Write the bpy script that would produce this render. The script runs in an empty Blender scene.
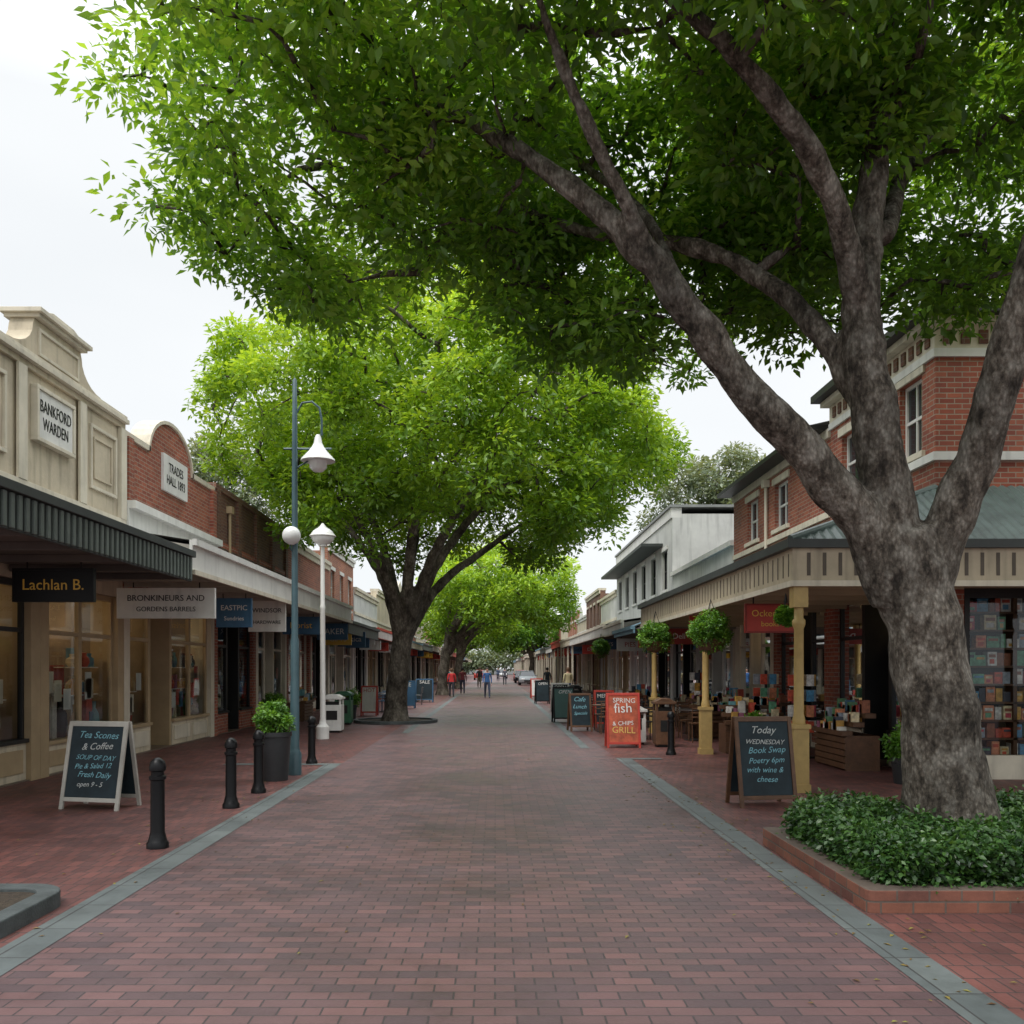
import bpy, bmesh, math, random
import numpy as np
from mathutils import Vector, Matrix, noise
R=random.Random(11)
sc=bpy.context.scene
sc.view_settings.view_transform='Standard'; sc.view_settings.look='None'; sc.view_settings.exposure=0
COL=sc.collection
# ---------------------------------------------------------------- materials
def newmat(name):
    m=bpy.data.materials.new(name); m.use_nodes=True
    nt=m.node_tree; p=nt.nodes['Principled BSDF']; return m,nt,p
_c={}
def M(name,col,rough=.7,var=.14,scale=2.5,bump=.0,bscale=80,metal=0,emit=0,spec=.5,streak=0):
    if name in _c: return _c[name]
    m,nt,p=newmat(name); N=nt.nodes; L=nt.links
    tc=N.new('ShaderNodeTexCoord')
    n=N.new('ShaderNodeTexNoise'); n.inputs['Scale'].default_value=scale; n.inputs['Detail'].default_value=5; n.inputs['Roughness'].default_value=.65
    L.new(tc.outputs['Object'],n.inputs['Vector'])
    mr=N.new('ShaderNodeMapRange'); mr.inputs[1].default_value=.3; mr.inputs[2].default_value=.7
    mr.inputs[3].default_value=1-var*1.5; mr.inputs[4].default_value=1+var*.6
    L.new(n.outputs['Fac'],mr.inputs[0]); fac=mr.outputs[0]
    if streak:
        mp=N.new('ShaderNodeMapping'); mp.inputs['Scale'].default_value=(5,5,.5); L.new(tc.outputs['Object'],mp.inputs[0])
        ns=N.new('ShaderNodeTexNoise'); ns.inputs['Scale'].default_value=1.3; ns.inputs['Detail'].default_value=4; L.new(mp.outputs[0],ns.inputs['Vector'])
        ms=N.new('ShaderNodeMapRange'); ms.inputs[1].default_value=.52; ms.inputs[2].default_value=.72; ms.inputs[3].default_value=1; ms.inputs[4].default_value=1-streak; L.new(ns.outputs['Fac'],ms.inputs[0])
        mu=N.new('ShaderNodeMath'); mu.operation='MULTIPLY'; L.new(fac,mu.inputs[0]); L.new(ms.outputs[0],mu.inputs[1]); fac=mu.outputs[0]
    vm=N.new('ShaderNodeVectorMath'); vm.operation='SCALE'; vm.inputs[0].default_value=col[:3]
    L.new(fac,vm.inputs['Scale']); L.new(vm.outputs[0],p.inputs['Base Color'])
    p.inputs['Roughness'].default_value=rough; p.inputs['Metallic'].default_value=metal
    p.inputs['Specular IOR Level'].default_value=spec
    if bump:
        n2=N.new('ShaderNodeTexNoise'); n2.inputs['Scale'].default_value=bscale; n2.inputs['Detail'].default_value=3
        L.new(tc.outputs['Object'],n2.inputs['Vector'])
        b=N.new('ShaderNodeBump'); b.inputs['Strength'].default_value=bump; b.inputs['Distance'].default_value=.02
        L.new(n2.outputs['Fac'],b.inputs['Height']); L.new(b.outputs[0],p.inputs['Normal'])
    if emit:
        p.inputs['Emission Color'].default_value=(*col[:3],1); p.inputs['Emission Strength'].default_value=emit
    _c[name]=m; return m
def brickmat(name,c1,c2,mortar,bw,bh,flat=False,rough=.8,msize=.012,patch=.35,pscale=.5,bump=.5,off=.5):
    m,nt,p=newmat(name); N=nt.nodes; L=nt.links
    tc=N.new('ShaderNodeTexCoord')
    vec=tc.outputs['Object']
    if not flat:
        g=N.new('ShaderNodeNewGeometry'); sn=N.new('ShaderNodeSeparateXYZ'); L.new(g.outputs['Normal'],sn.inputs[0])
        sp=N.new('ShaderNodeSeparateXYZ'); L.new(vec,sp.inputs[0])
        a=N.new('ShaderNodeMath'); a.operation='ABSOLUTE'; L.new(sn.outputs[0],a.inputs[0])
        g2=N.new('ShaderNodeMath'); g2.operation='GREATER_THAN'; g2.inputs[1].default_value=.6; L.new(a.outputs[0],g2.inputs[0])
        mx=N.new('ShaderNodeMix'); L.new(g2.outputs[0],mx.inputs[0]); L.new(sp.outputs[0],mx.inputs[2]); L.new(sp.outputs[1],mx.inputs[3])
        cb=N.new('ShaderNodeCombineXYZ'); L.new(mx.outputs[0],cb.inputs[0]); L.new(sp.outputs[2],cb.inputs[1])
        vec=cb.outputs[0]
    br=N.new('ShaderNodeTexBrick'); L.new(vec,br.inputs['Vector'])
    br.inputs['Scale'].default_value=1; br.inputs['Brick Width'].default_value=bw; br.inputs['Row Height'].default_value=bh
    br.inputs['Mortar Size'].default_value=msize; br.inputs['Mortar Smooth'].default_value=.3; br.offset=off
    br.inputs['Color1'].default_value=(*c1,1); br.inputs['Color2'].default_value=(*c2,1); br.inputs['Mortar'].default_value=(*mortar,1)
    n=N.new('ShaderNodeTexNoise'); n.inputs['Scale'].default_value=pscale; n.inputs['Detail'].default_value=8; n.inputs['Roughness'].default_value=.75
    L.new(tc.outputs['Object'],n.inputs['Vector'])
    mr=N.new('ShaderNodeMapRange'); mr.inputs[1].default_value=.3; mr.inputs[2].default_value=.7; mr.inputs[3].default_value=1-patch; mr.inputs[4].default_value=1+patch*.7
    L.new(n.outputs['Fac'],mr.inputs[0])
    vm=N.new('ShaderNodeVectorMath'); vm.operation='SCALE'; L.new(br.outputs['Color'],vm.inputs[0]); L.new(mr.outputs[0],vm.inputs['Scale'])
    L.new(vm.outputs[0],p.inputs['Base Color'])
    mr2=N.new('ShaderNodeMapRange'); mr2.inputs[1].default_value=.35; mr2.inputs[2].default_value=.65; mr2.inputs[3].default_value=rough-.12; mr2.inputs[4].default_value=rough+.12
    L.new(n.outputs['Fac'],mr2.inputs[0]); L.new(mr2.outputs[0],p.inputs['Roughness'])
    n3=N.new('ShaderNodeTexNoise'); n3.inputs['Scale'].default_value=40; L.new(tc.outputs['Object'],n3.inputs['Vector'])
    ad=N.new('ShaderNodeMath'); ad.operation='MULTIPLY_ADD'; ad.inputs[1].default_value=-1; L.new(br.outputs['Fac'],ad.inputs[0]); 
    s3=N.new('ShaderNodeMath'); s3.operation='MULTIPLY'; s3.inputs[1].default_value=.5; L.new(n3.outputs['Fac'],s3.inputs[0]); L.new(s3.outputs[0],ad.inputs[2])
    b=N.new('ShaderNodeBump'); b.inputs['Strength'].default_value=bump; b.inputs['Distance'].default_value=.008
    L.new(ad.outputs[0],b.inputs['Height']); L.new(b.outputs[0],p.inputs['Normal'])
    return m
def glassmat():
    m,nt,p=newmat('shop_glass'); N=nt.nodes; L=nt.links
    N.remove(p)
    t=N.new('ShaderNodeBsdfTransparent'); t.inputs[0].default_value=(.8,.83,.82,1)
    g=N.new('ShaderNodeBsdfGlossy'); g.inputs['Roughness'].default_value=.02; g.inputs[0].default_value=(.9,.95,1,1)
    lw=N.new('ShaderNodeFresnel'); lw.inputs[0].default_value=1.5
    mx=N.new('ShaderNodeMixShader'); L.new(lw.outputs[0],mx.inputs[0]); L.new(t.outputs[0],mx.inputs[1]); L.new(g.outputs[0],mx.inputs[2])
    L.new(mx.outputs[0],N['Material Output'].inputs[0]); return m
def leafmat(name,dark,mid,light,trans=.45):
    m,nt,p=newmat(name); N=nt.nodes; L=nt.links; N.remove(p)
    at=N.new('ShaderNodeAttribute'); at.attribute_name='var'
    cr=N.new('ShaderNodeValToRGB'); e=cr.color_ramp.elements
    e[0].color=(*dark,1); e[0].position=.05; e[1].color=(*light,1); e[1].position=.95
    k=e.new(.5); k.color=(*mid,1)
    L.new(at.outputs['Fac'],cr.inputs[0])
    df=N.new('ShaderNodeBsdfDiffuse'); L.new(cr.outputs[0],df.inputs[0])
    gl=N.new('ShaderNodeBsdfGlossy'); gl.inputs[0].default_value=(1,1,1,1); gl.inputs['Roughness'].default_value=.4
    m1=N.new('ShaderNodeMixShader'); m1.inputs[0].default_value=.06; L.new(df.outputs[0],m1.inputs[1]); L.new(gl.outputs[0],m1.inputs[2])
    tr=N.new('ShaderNodeBsdfTranslucent')
    vm=N.new('ShaderNodeVectorMath'); vm.operation='MULTIPLY'; vm.inputs[1].default_value=(1.6,1.35,.6); L.new(cr.outputs[0],vm.inputs[0]); L.new(vm.outputs[0],tr.inputs[0])
    mx=N.new('ShaderNodeMixShader'); mx.inputs[0].default_value=trans
    L.new(m1.outputs[0],mx.inputs[1]); L.new(tr.outputs[0],mx.inputs[2]); L.new(mx.outputs[0],N['Material Output'].inputs[0])
    return m
def barkmat(name,a,b,c,sc_=3):
    m,nt,p=newmat(name); N=nt.nodes; L=nt.links
    tc=N.new('ShaderNodeTexCoord')
    mp=N.new('ShaderNodeMapping'); mp.inputs['Scale'].default_value=(1,1,.55); L.new(tc.outputs['Object'],mp.inputs[0])
    n=N.new('ShaderNodeTexNoise'); n.inputs['Scale'].default_value=sc_*2.2; n.inputs['Detail'].default_value=10; n.inputs['Roughness'].default_value=.75; L.new(mp.outputs[0],n.inputs['Vector'])
    cr=N.new('ShaderNodeValToRGB'); e=cr.color_ramp.elements; e[0].position=.38; e[0].color=(*a,1); e[1].position=.6; e[1].color=(*c,1); k=e.new(.48); k.color=(*b,1)
    L.new(n.outputs['Fac'],cr.inputs[0])
    v=N.new('ShaderNodeTexVoronoi'); v.inputs['Scale'].default_value=sc_*9; L.new(mp.outputs[0],v.inputs['Vector'])
    mr=N.new('ShaderNodeMapRange'); mr.inputs[1].default_value=.0; mr.inputs[2].default_value=.6; mr.inputs[3].default_value=1.15; mr.inputs[4].default_value=.6; L.new(v.outputs['Distance'],mr.inputs[0])
    n4=N.new('ShaderNodeTexNoise'); n4.inputs['Scale'].default_value=1.1; n4.inputs['Detail'].default_value=4; L.new(tc.outputs['Object'],n4.inputs['Vector'])
    mr4=N.new('ShaderNodeMapRange'); mr4.inputs[1].default_value=.35; mr4.inputs[2].default_value=.65; mr4.inputs[3].default_value=.6; mr4.inputs[4].default_value=1.15; L.new(n4.outputs['Fac'],mr4.inputs[0])
    mu=N.new('ShaderNodeMath'); mu.operation='MULTIPLY'; L.new(mr.outputs[0],mu.inputs[0]); L.new(mr4.outputs[0],mu.inputs[1])
    vm=N.new('ShaderNodeVectorMath'); vm.operation='SCALE'; L.new(cr.outputs[0],vm.inputs[0]); L.new(mu.outputs[0],vm.inputs['Scale'])
    L.new(vm.outputs[0],p.inputs['Base Color']); p.inputs['Roughness'].default_value=.85; p.inputs['Specular IOR Level'].default_value=.25
    bb=N.new('ShaderNodeBump'); bb.inputs['Strength'].default_value=.9; bb.inputs['Distance'].default_value=.03
    sm=N.new('ShaderNodeMath'); sm.operation='ADD'; L.new(n.outputs['Fac'],sm.inputs[0])
    mm=N.new('ShaderNodeMath'); mm.operation='MULTIPLY'; mm.inputs[1].default_value=-.5; L.new(v.outputs['Distance'],mm.inputs[0]); L.new(mm.outputs[0],sm.inputs[1])
    L.new(sm.outputs[0],bb.inputs['Height']); L.new(bb.outputs[0],p.inputs['Normal']); return m

GLASS=glassmat()
DGLASS=M('window_dark_glass',(.03,.035,.04),.06,.1)
CREAM=M('cream_render',(.58,.5,.37),.8,.18,1.2,.25,30,streak=.28)
CREAM2=M('pale_cream_trim',(.66,.6,.48),.7,.12,1.5,.1,streak=.22)
WHITE=M('white_paint',(.72,.71,.67),.6,.1,1.5,streak=.15)
WHITEW=M('white_render',(.6,.6,.57),.75,.16,.7,.1,streak=.25)
TAN=M('tan_paint',(.42,.31,.18),.6,.12,2)
YEL=M('ochre_paint',(.45,.31,.11),.5,.14,5)
DARK=M('dark_frame',(.02,.02,.02),.45,.2,spec=.3)
CHAR=M('charcoal_awning',(.05,.057,.055),.6,.2,2)
GREYG=M('grey_green_slat',(.13,.155,.14),.6,.2,2)
BLACK=M('black_paint',(.006,.006,.007),.38,.2,spec=.25)
SOFF=M('soffit_boards',(.22,.2,.17),.8,.15,1)
FLOOR=M('shop_floor',(.16,.12,.09),.4,.2)
INT=M('shop_interior',(.2,.15,.11),.8,.3,2)
TIMB=M('timber_brown',(.12,.055,.025),.55,.25,8,.2,60)
ROOFM=M('corrugated_roof_paint',(.12,.165,.15),.45,.2,1.5,streak=.3)
ROOFD=M('dark_roof',(.06,.06,.06),.7,.2,1)
TEAL=M('teal_pole_paint',(.06,.115,.135),.4,.15,4)
BLUEA=M('blue_awning_canvas',(.16,.3,.38),.7,.1,2)
SOIL=M('soil_mulch',(.05,.035,.022),.95,.4,20,.8,60)
CHALK=M('chalkboard_surface',(.018,.032,.04),.6,.3,3,spec=.3)
CHTXT=M('chalk_writing',(.25,.52,.6),.9,.45,40)
CHW=M('chalk_white',(.6,.62,.6),.9,.4,40)
REDS=M('red_sign_paint',(.45,.045,.028),.5,.15,3)
BLUES=M('blue_sign_paint',(.04,.12,.22),.5,.15,3)
GOLD=M('gold_letters',(.75,.45,.06),.4,.1)
STEEL=M('steel',(.35,.35,.35),.35,.1,metal=1)
LAMPW=M('lamp_white_glass',(.8,.8,.78),.25,.03)
PALER=M('pale_roof',(.4,.4,.39),.6,.2,1,streak=.3)
BRK=brickmat('red_brick',(.38,.11,.06),(.24,.06,.038),(.32,.26,.2),.24,.083,msize=.009,patch=.4)
BRKB=brickmat('brown_brick',(.19,.085,.05),(.115,.05,.038),(.18,.14,.11),.24,.083,msize=.009)
BRKO=brickmat('orange_brick',(.42,.15,.075),(.28,.085,.05),(.36,.3,.24),.24,.083,msize=.009)
PAVE=brickmat('road_brick_pavers',(.16,.083,.08),(.085,.055,.059),(.05,.039,.04),.22,.11,flat=True,rough=.47,msize=.006,patch=.3,pscale=.6,bump=.5)
PAVE2=brickmat('footpath_brick_pavers',(.165,.06,.05),(.095,.04,.037),(.045,.032,.031),.11,.22,flat=True,rough=.55,msize=.006,patch=.32,pscale=.6,bump=.5,off=.5)
STRIP=brickmat('border_stone',(.125,.142,.138),(.09,.105,.105),(.05,.05,.05),.6,.6,flat=True,rough=.6,msize=.008,patch=.35,pscale=1.2,bump=.2,off=0)
KERB=M('bluestone_kerb',(.075,.088,.088),.7,.3,3,.3,40)
PLBR=brickmat('planter_brick',(.2,.075,.045),(.12,.045,.034),(.1,.075,.06),.23,.086,msize=.008,patch=.45,pscale=2)
GND=M('asphalt_ground',(.06,.06,.058),.9,.2,.5)
# ---------------------------------------------------------------- builder
def empty(name,loc=(0,0,0)):
    e=bpy.data.objects.new(name,None); e.location=loc; e.empty_display_size=.3; COL.objects.link(e); return e
def meshobj(name,V,F,mats,mi=None,parent=None,smooth=False):
    me=bpy.data.meshes.new(name); me.from_pydata(V,[],F)
    for m in mats: me.materials.append(m)
    if mi is not None: me.polygons.foreach_set('material_index',mi)
    if smooth: me.polygons.foreach_set('use_smooth',[True]*len(F))
    me.update(); o=bpy.data.objects.new(name,me); COL.objects.link(o)
    if parent: o.parent=parent
    return o
class B:
    def __init__(s,name,loc=(0,0,0),rz=0):
        s.e=empty(name,loc); s.e.rotation_euler=(0,0,rz); s.o=Vector(loc); s.P={}; s.bev={}; s.side=1; s.xf=0; s.sm=set()
    def _a(s,part,mat,V,F):
        p=s.P.setdefault(part,[[],[],[],[]]); b=len(p[0])
        if mat not in p[2]: p[2].append(mat)
        k=p[2].index(mat); p[0].extend(V); p[1].extend([tuple(b+i for i in f) for f in F]); p[3].extend([k]*len(F))
    def box(s,part,mat,x0,x1,y0,y1,z0,z1):
        if x0>x1:x0,x1=x1,x0
        if y0>y1:y0,y1=y1,y0
        V=[(x0,y0,z0),(x1,y0,z0),(x1,y1,z0),(x0,y1,z0),(x0,y0,z1),(x1,y0,z1),(x1,y1,z1),(x0,y1,z1)]
        s._a(part,mat,V,[(0,3,2,1),(4,5,6,7),(0,1,5,4),(1,2,6,5),(2,3,7,6),(3,0,4,7)])
    def v(s,part,mat,v0,v1,y0,y1,z0,z1):
        s.box(part,mat,s.xf+s.side*v0,s.xf+s.side*v1,y0,y1,z0,z1)
    def poly(s,part,mat,pts): s._a(part,mat,[tuple(p) for p in pts],[tuple(range(len(pts)))])
    def prism(s,part,mat,pts,a0,a1,axis='y'):
        n=len(pts)
        def f(p,a):
            if axis=='y': return (s.xf+s.side*p[0],a,p[1])
            if axis=='v': return (s.xf+s.side*a,p[0],p[1])
            if axis=='Y': return (p[0],a,p[1])
            if axis=='z': return (p[0],p[1],a)
        V=[f(p,a0) for p in pts]+[f(p,a1) for p in pts]
        F=[tuple(range(n)),tuple(range(2*n-1,n-1,-1))]+[(i,(i+1)%n,n+(i+1)%n,n+i) for i in range(n)]
        s._a(part,mat,V,F)
    def lathe(s,part,mat,x,y,prof,n=16,sm=True):
        V=[];F=[]
        for r,z in prof:
            for i in range(n):
                a=2*math.pi*i/n; V.append((x+r*math.cos(a),y+r*math.sin(a),z))
        for j in range(len(prof)-1):
            for i in range(n):
                F.append((j*n+i,j*n+(i+1)%n,(j+1)*n+(i+1)%n,(j+1)*n+i))
        F.append(tuple(range(n-1,-1,-1))); F.append(tuple((len(prof)-1)*n+i for i in range(n)))
        s._a(part,mat,V,F)
        if sm: s.sm.add(part)
    def tube(s,part,mat,pts,rad,n=8):
        V,F=tubegeo([np.array(p,float) for p in pts],[rad]*len(pts) if not hasattr(rad,'__len__') else rad,n)
        s._a(part,mat,V,F); s.sm.add(part)
    def text(s,part,mat,txt,loc,size,rot=(math.pi/2,0,0),ext=.003,w=None,shear=0):
        c=bpy.data.curves.new(part,'FONT'); c.body=txt; c.size=size; c.extrude=ext; c.align_x='CENTER'; c.align_y='CENTER'; c.resolution_u=3; c.shear=shear
        c.materials.append(mat); o=bpy.data.objects.new(part,c); COL.objects.link(o); o.parent=s.e; o.location=loc; o.rotation_euler=rot
        if w: o.scale=(w,1,1)
    def done(s,bevel=0):
        for k,(V,F,ms,mi) in s.P.items():
            me=bpy.data.meshes.new(k); me.from_pydata(V,[],F)
            for m in ms: me.materials.append(m)
            me.polygons.foreach_set('material_index',mi)
            bm=bmesh.new(); bm.from_mesh(me); bmesh.ops.recalc_face_normals(bm,faces=bm.faces); bm.to_mesh(me); bm.free()
            o=bpy.data.objects.new(k,me); COL.objects.link(o); o.parent=s.e
            if k in s.sm:
                me.polygons.foreach_set('use_smooth',[True]*len(me.polygons))
                try: me.set_sharp_from_angle(angle=math.radians(40))
                except Exception: pass
            if bevel and k not in s.sm:
                b=o.modifiers.new('bevel','BEVEL'); b.width=bevel; b.segments=2; b.limit_method='ANGLE'
        return s.e
def tubegeo(P,Rr,n=8,seed=None,rough=0):
    V=[];F=[]; k=len(P)
    up=None
    for i in range(k):
        t=P[min(i+1,k-1)]-P[max(i-1,0)]; t=t/(np.linalg.norm(t)+1e-9)
        if up is None:
            up=np.array([1,0,0]) if abs(t[2])>.8 else np.array([0,0,1.])
        u=up-t*np.dot(up,t); u/=np.linalg.norm(u)+1e-9; w=np.cross(t,u); up=u
        for j in range(n):
            a=2*math.pi*j/n; q=P[i]+Rr[i]*(math.cos(a)*u+math.sin(a)*w); V.append(tuple(q))
    for i in range(k-1):
        for j in range(n): F.append((i*n+j,i*n+(j+1)%n,(i+1)*n+(j+1)%n,(i+1)*n+j))
    F.append(tuple(range(n-1,-1,-1))); F.append(tuple((k-1)*n+j for j in range(n)))
    return V,F
# ---------------------------------------------------------------- foliage
def leaves(name,C,RC,n,Ln,mat,parent=None,seed=1,flat=.7,wr=.42,upb=1.0,shell=.5,vc=None,outw=None):
    rg=np.random.default_rng(seed); C=np.asarray(C,float); K=len(C); RC=np.broadcast_to(np.asarray(RC,float),(K,))
    idx=np.repeat(np.arange(K),n); T=len(idx)
    d=rg.normal(size=(T,3)); d/=np.linalg.norm(d,axis=1)[:,None]
    rr=rg.random(T)**shell
    off=d*(rr*RC[idx])[:,None]; off[:,2]*=flat
    p=C[idx]+off
    ax=d*np.array([1,1,.35])+rg.normal(size=(T,3))*.5; ax[:,2]-=.15
    if upb>4: ax[:,2]*=.05
    ax/=np.linalg.norm(ax,axis=1)[:,None]
    nn=rg.normal(size=(T,3))*.55+np.array([0,0,upb])+d*.4; nn/=np.linalg.norm(nn,axis=1)[:,None]
    w=np.cross(nn,ax); w/=np.linalg.norm(w,axis=1)[:,None]+1e-9; nn=np.cross(ax,w)
    L=(Ln*(.65+.7*rg.random(T)))[:,None]; W=L*wr*.5
    V=np.empty((T,4,3)); V[:,0]=p; V[:,1]=p+ax*L*.45+w*W+nn*L*.07; V[:,2]=p+ax*L-nn*L*.08; V[:,3]=p+ax*L*.45-w*W+nn*L*.07
    base=(np.arange(T)*4)[:,None]
    loops=np.concatenate([base+[0,2,1],base+[0,3,2]],axis=1).reshape(-1)
    me=bpy.data.meshes.new(name); me.vertices.add(T*4); me.vertices.foreach_set('co',V.reshape(-1))
    me.loops.add(T*6); me.loops.foreach_set('vertex_index',loops.astype(np.int32))
    me.polygons.add(T*2); me.polygons.foreach_set('loop_start',(np.arange(T*2)*3).astype(np.int32)); 
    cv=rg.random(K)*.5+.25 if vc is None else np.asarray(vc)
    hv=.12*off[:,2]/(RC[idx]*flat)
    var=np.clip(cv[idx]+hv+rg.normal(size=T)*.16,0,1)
    me.update(); me.validate()
    a=me.attributes.new('var','FLOAT','FACE'); a.data.foreach_set('value',np.repeat(var,2).astype(np.float32))
    me.materials.append(mat); o=bpy.data.objects.new(name,me); COL.objects.link(o)
    if parent: o.parent=parent
    return o
def smoothline(pts,step=.25):
    P=np.array(pts,float); out=[]
    Q=np.vstack([2*P[0]-P[1],P,2*P[-1]-P[-2]])
    for i in range(1,len(Q)-2):
        n=max(2,int(np.linalg.norm(Q[i+1][:3]-Q[i][:3])/step))
        for j in range(n):
            t=j/n; a,b,c,d=Q[i-1],Q[i],Q[i+1],Q[i+2]
            out.append(.5*((2*b)+(-a+c)*t+(2*a-5*b+4*c-d)*t*t+(-a+3*b-3*c+d)*t**3))
    out.append(P[-1]); return np.array(out)
def tree(name,loc,limbs,attr,clr,nleaf,Ln,lmat,bmat,seed=1,voxel=.05,flat=.7,step=.5,twig=.009,bulge=.12,vc=None,shell=.5,disp=.03,sides=14,wr=.45):
    rg=np.random.default_rng(seed); o=np.array(loc,float); e=empty(name,loc)
    V=[];F=[];nodes=[];rad=[]
    for l in limbs:
        S=smoothline(l,.22)
        w=rg.normal(size=(len(S),3))*.012; S[:,:3]+=w*np.minimum(1,S[:,3:4]*8)
        v,f=tubegeo([q[:3]-o for q in S],[max(q[3],.015) for q in S],sides)
        b=len(V); V+=v; F+=[tuple(b+i for i in ff) for ff in f]
        for q in S[len(S)//4:]: nodes.append(q[:3]); rad.append(q[3])
    ob=meshobj('trunk_and_limbs',V,F,[bmat],parent=e,smooth=True)
    if voxel:
        r=ob.modifiers.new('remesh','REMESH'); r.mode='VOXEL'; r.voxel_size=voxel; r.use_smooth_shade=True
        s=ob.modifiers.new('smooth','SMOOTH'); s.iterations=3; s.factor=.5
        t=bpy.data.textures.new(name+'_bumps','CLOUDS'); t.noise_scale=.35
        d=ob.modifiers.new('displace','DISPLACE'); d.texture=t; d.strength=disp; d.texture_coords='LOCAL'
    nodes=[np.array(q) for q in nodes]; par=[-1]*len(nodes); nb=len(nodes); chains=[]
    A=np.array(attr); N0=np.array(nodes)
    dist=np.array([np.min(np.linalg.norm(N0-a,axis=1)) for a in A]); order=np.argsort(dist)
    buf=np.zeros((nb+len(A)*14,3)); buf[:nb]=N0; cnt=nb
    for k in order:
        a=A[k]; dd=np.linalg.norm(buf[:cnt]-a,axis=1)+np.maximum(0,buf[:cnt,2]-a[2])*.6
        i=int(np.argmin(dd)); p0=buf[i].copy(); D=np.linalg.norm(a-p0); m=min(13,max(2,int(D/step)))
        ctr=(p0+a)/2+np.array([0,0,bulge*D])+rg.normal(size=3)*.1*D
        prev=i; ch=[i]
        for j in range(1,m+1):
            t=j/m; q=(1-t)**2*p0+2*t*(1-t)*ctr+t*t*a
            buf[cnt]=q; par.append(prev); prev=cnt; ch.append(cnt); cnt+=1
        chains.append(ch)
    c=np.zeros(cnt)
    for ch in chains:
        i=ch[-1]
        while i>=nb: c[i]+=1; i=par[i]
    V=[];F=[]
    for ch in chains:
        rr=[twig+twig*1.0*math.sqrt(c[i]) if i>=nb else 0 for i in ch]; 
        rr[0]=rr[1]*1.15; rr[-1]=twig*.5
        v,f=tubegeo([buf[i]-o for i in ch],rr,5); b=len(V); V+=v; F+=[tuple(b+i for i in ff) for ff in f]
    meshobj('branches',V,F,[bmat],parent=e,smooth=True)
    rs=clr*(.75+.5*rg.random(len(A)))
    leaves('foliage',A-o,rs,nleaf,Ln,lmat,parent=e,seed=seed+5,flat=flat,vc=vc,shell=shell,wr=wr)
    return e
# ---------------------------------------------------------------- ground
def sheet(name,mat,x0,x1,y0,y1,z):
    return meshobj(name,[(x0,y0,z),(x1,y0,z),(x1,y1,z),(x0,y1,z)],[(0,1,2,3)],[mat])
sheet('ground',GND,-900,900,-60,1600,0)
sheet('footpath',PAVE2,-14,18,-20,230,.004)
sheet('paved_road',PAVE,-2.8,2.34,-20,230,.008)
b=B('paving_border')
for (x0,x1,y0,y1) in [(-3.07,-2.79,-20,16.4),(2.33,2.61,-20,17.4),(-4.9,-3.07,16.15,16.4),(2.61,3.2,17.15,17.4),(1.86,2.06,19.5,60),(-2.5,-2.3,24,60)]:
    b.poly('stone_strip',STRIP,[(x0,y0,.012),(x1,y0,.012),(x1,y1,.012),(x0,y1,.012)])
b.done()
b=B('kerbed_garden_bed',(-4.6,6.0,0))
def rrect(x0,x1,y0,y1,r,n=8):
    P=[]
    for cx,cy,a0 in [(x1-r,y1-r,0),(x0+r,y1-r,90),(x0+r,y0+r,180),(x1-r,y0+r,270)]:
        for i in range(n+1):
            a=math.radians(a0+90*i/n); P.append((cx+r*math.cos(a),cy+r*math.sin(a)))
    return P
def ring(b,part,mat,out,inn,z0,z1):
    n=len(out); V=[(p[0],p[1],z) for z in(z0,z1) for q in(out,inn) for p in q]
    F=[]
    for i in range(n):
        j=(i+1)%n
        F+=[(i,j,2*n+j,2*n+i),(n+i,3*n+i,3*n+j,n+j),(2*n+i,2*n+j,3*n+j,3*n+i)]
    b._a(part,mat,V,F)
ring(b,'kerb',KERB,rrect(-3,1.42,-.45,.82,.3),rrect(-2.85,1.27,-.3,.67,.17),0,.12)
b.poly('soil',SOIL,[(p[0],p[1],.09) for p in rrect(-2.86,1.28,-.31,.68,.17)])
b.done(.012)
# ---------------------------------------------------------------- brick planter + hedge
b=B('brick_planter',(4.7,7.7,0))
ring(b,'brick_wall',PLBR,rrect(-2.05,3.5,-1.3,1.25,.05,2),rrect(-1.83,3.3,-1.08,1.03,.04,2),0,.17)
b.poly('soil',SOIL,[(-1.85,-1.1,.13),(3.32,-1.1,.13),(3.32,1.05,.13),(-1.85,1.05,.13)])
b.done(.01)
HEDGE=leafmat('hedge_leaf',(.012,.035,.01),(.035,.1,.02),(.09,.19,.038),.25)
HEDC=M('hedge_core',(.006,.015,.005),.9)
he=empty('low_hedge',(4.7,7.7,0))
rg=np.random.default_rng(3)
pts=[]
for i in range(2400):
    x=rg.uniform(-1.8,3.2); y=rg.uniform(-1.1,1.02); zt=.43+.1*noise.noise(Vector((x*1.5,y*1.5,0)))
    s=rg.random()
    if s<.5: z=zt+abs(rg.normal())*.035
    else:
        z=rg.uniform(.1,zt)
        k=rg.random()
        if k<.55: y=-1.1+rg.normal()*.05
        elif k<.9: x=-1.8+rg.normal()*.05
        else: y=1.03
    pts.append((x,y,z))
leaves('hedge_leaves',pts,.095,28,.05,HEDGE,parent=he,seed=8,flat=.9,wr=.6,upb=.6)
meshobj('hedge_core',[(x,y,z) for z in(.1,.38) for x,y in((-1.75,-1.05),(3.2,-1.05),(3.2,1),(-1.75,1))],[(0,1,5,4),(1,2,6,5),(2,3,7,6),(3,0,4,7),(4,5,6,7)],[HEDC],parent=he)
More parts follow.
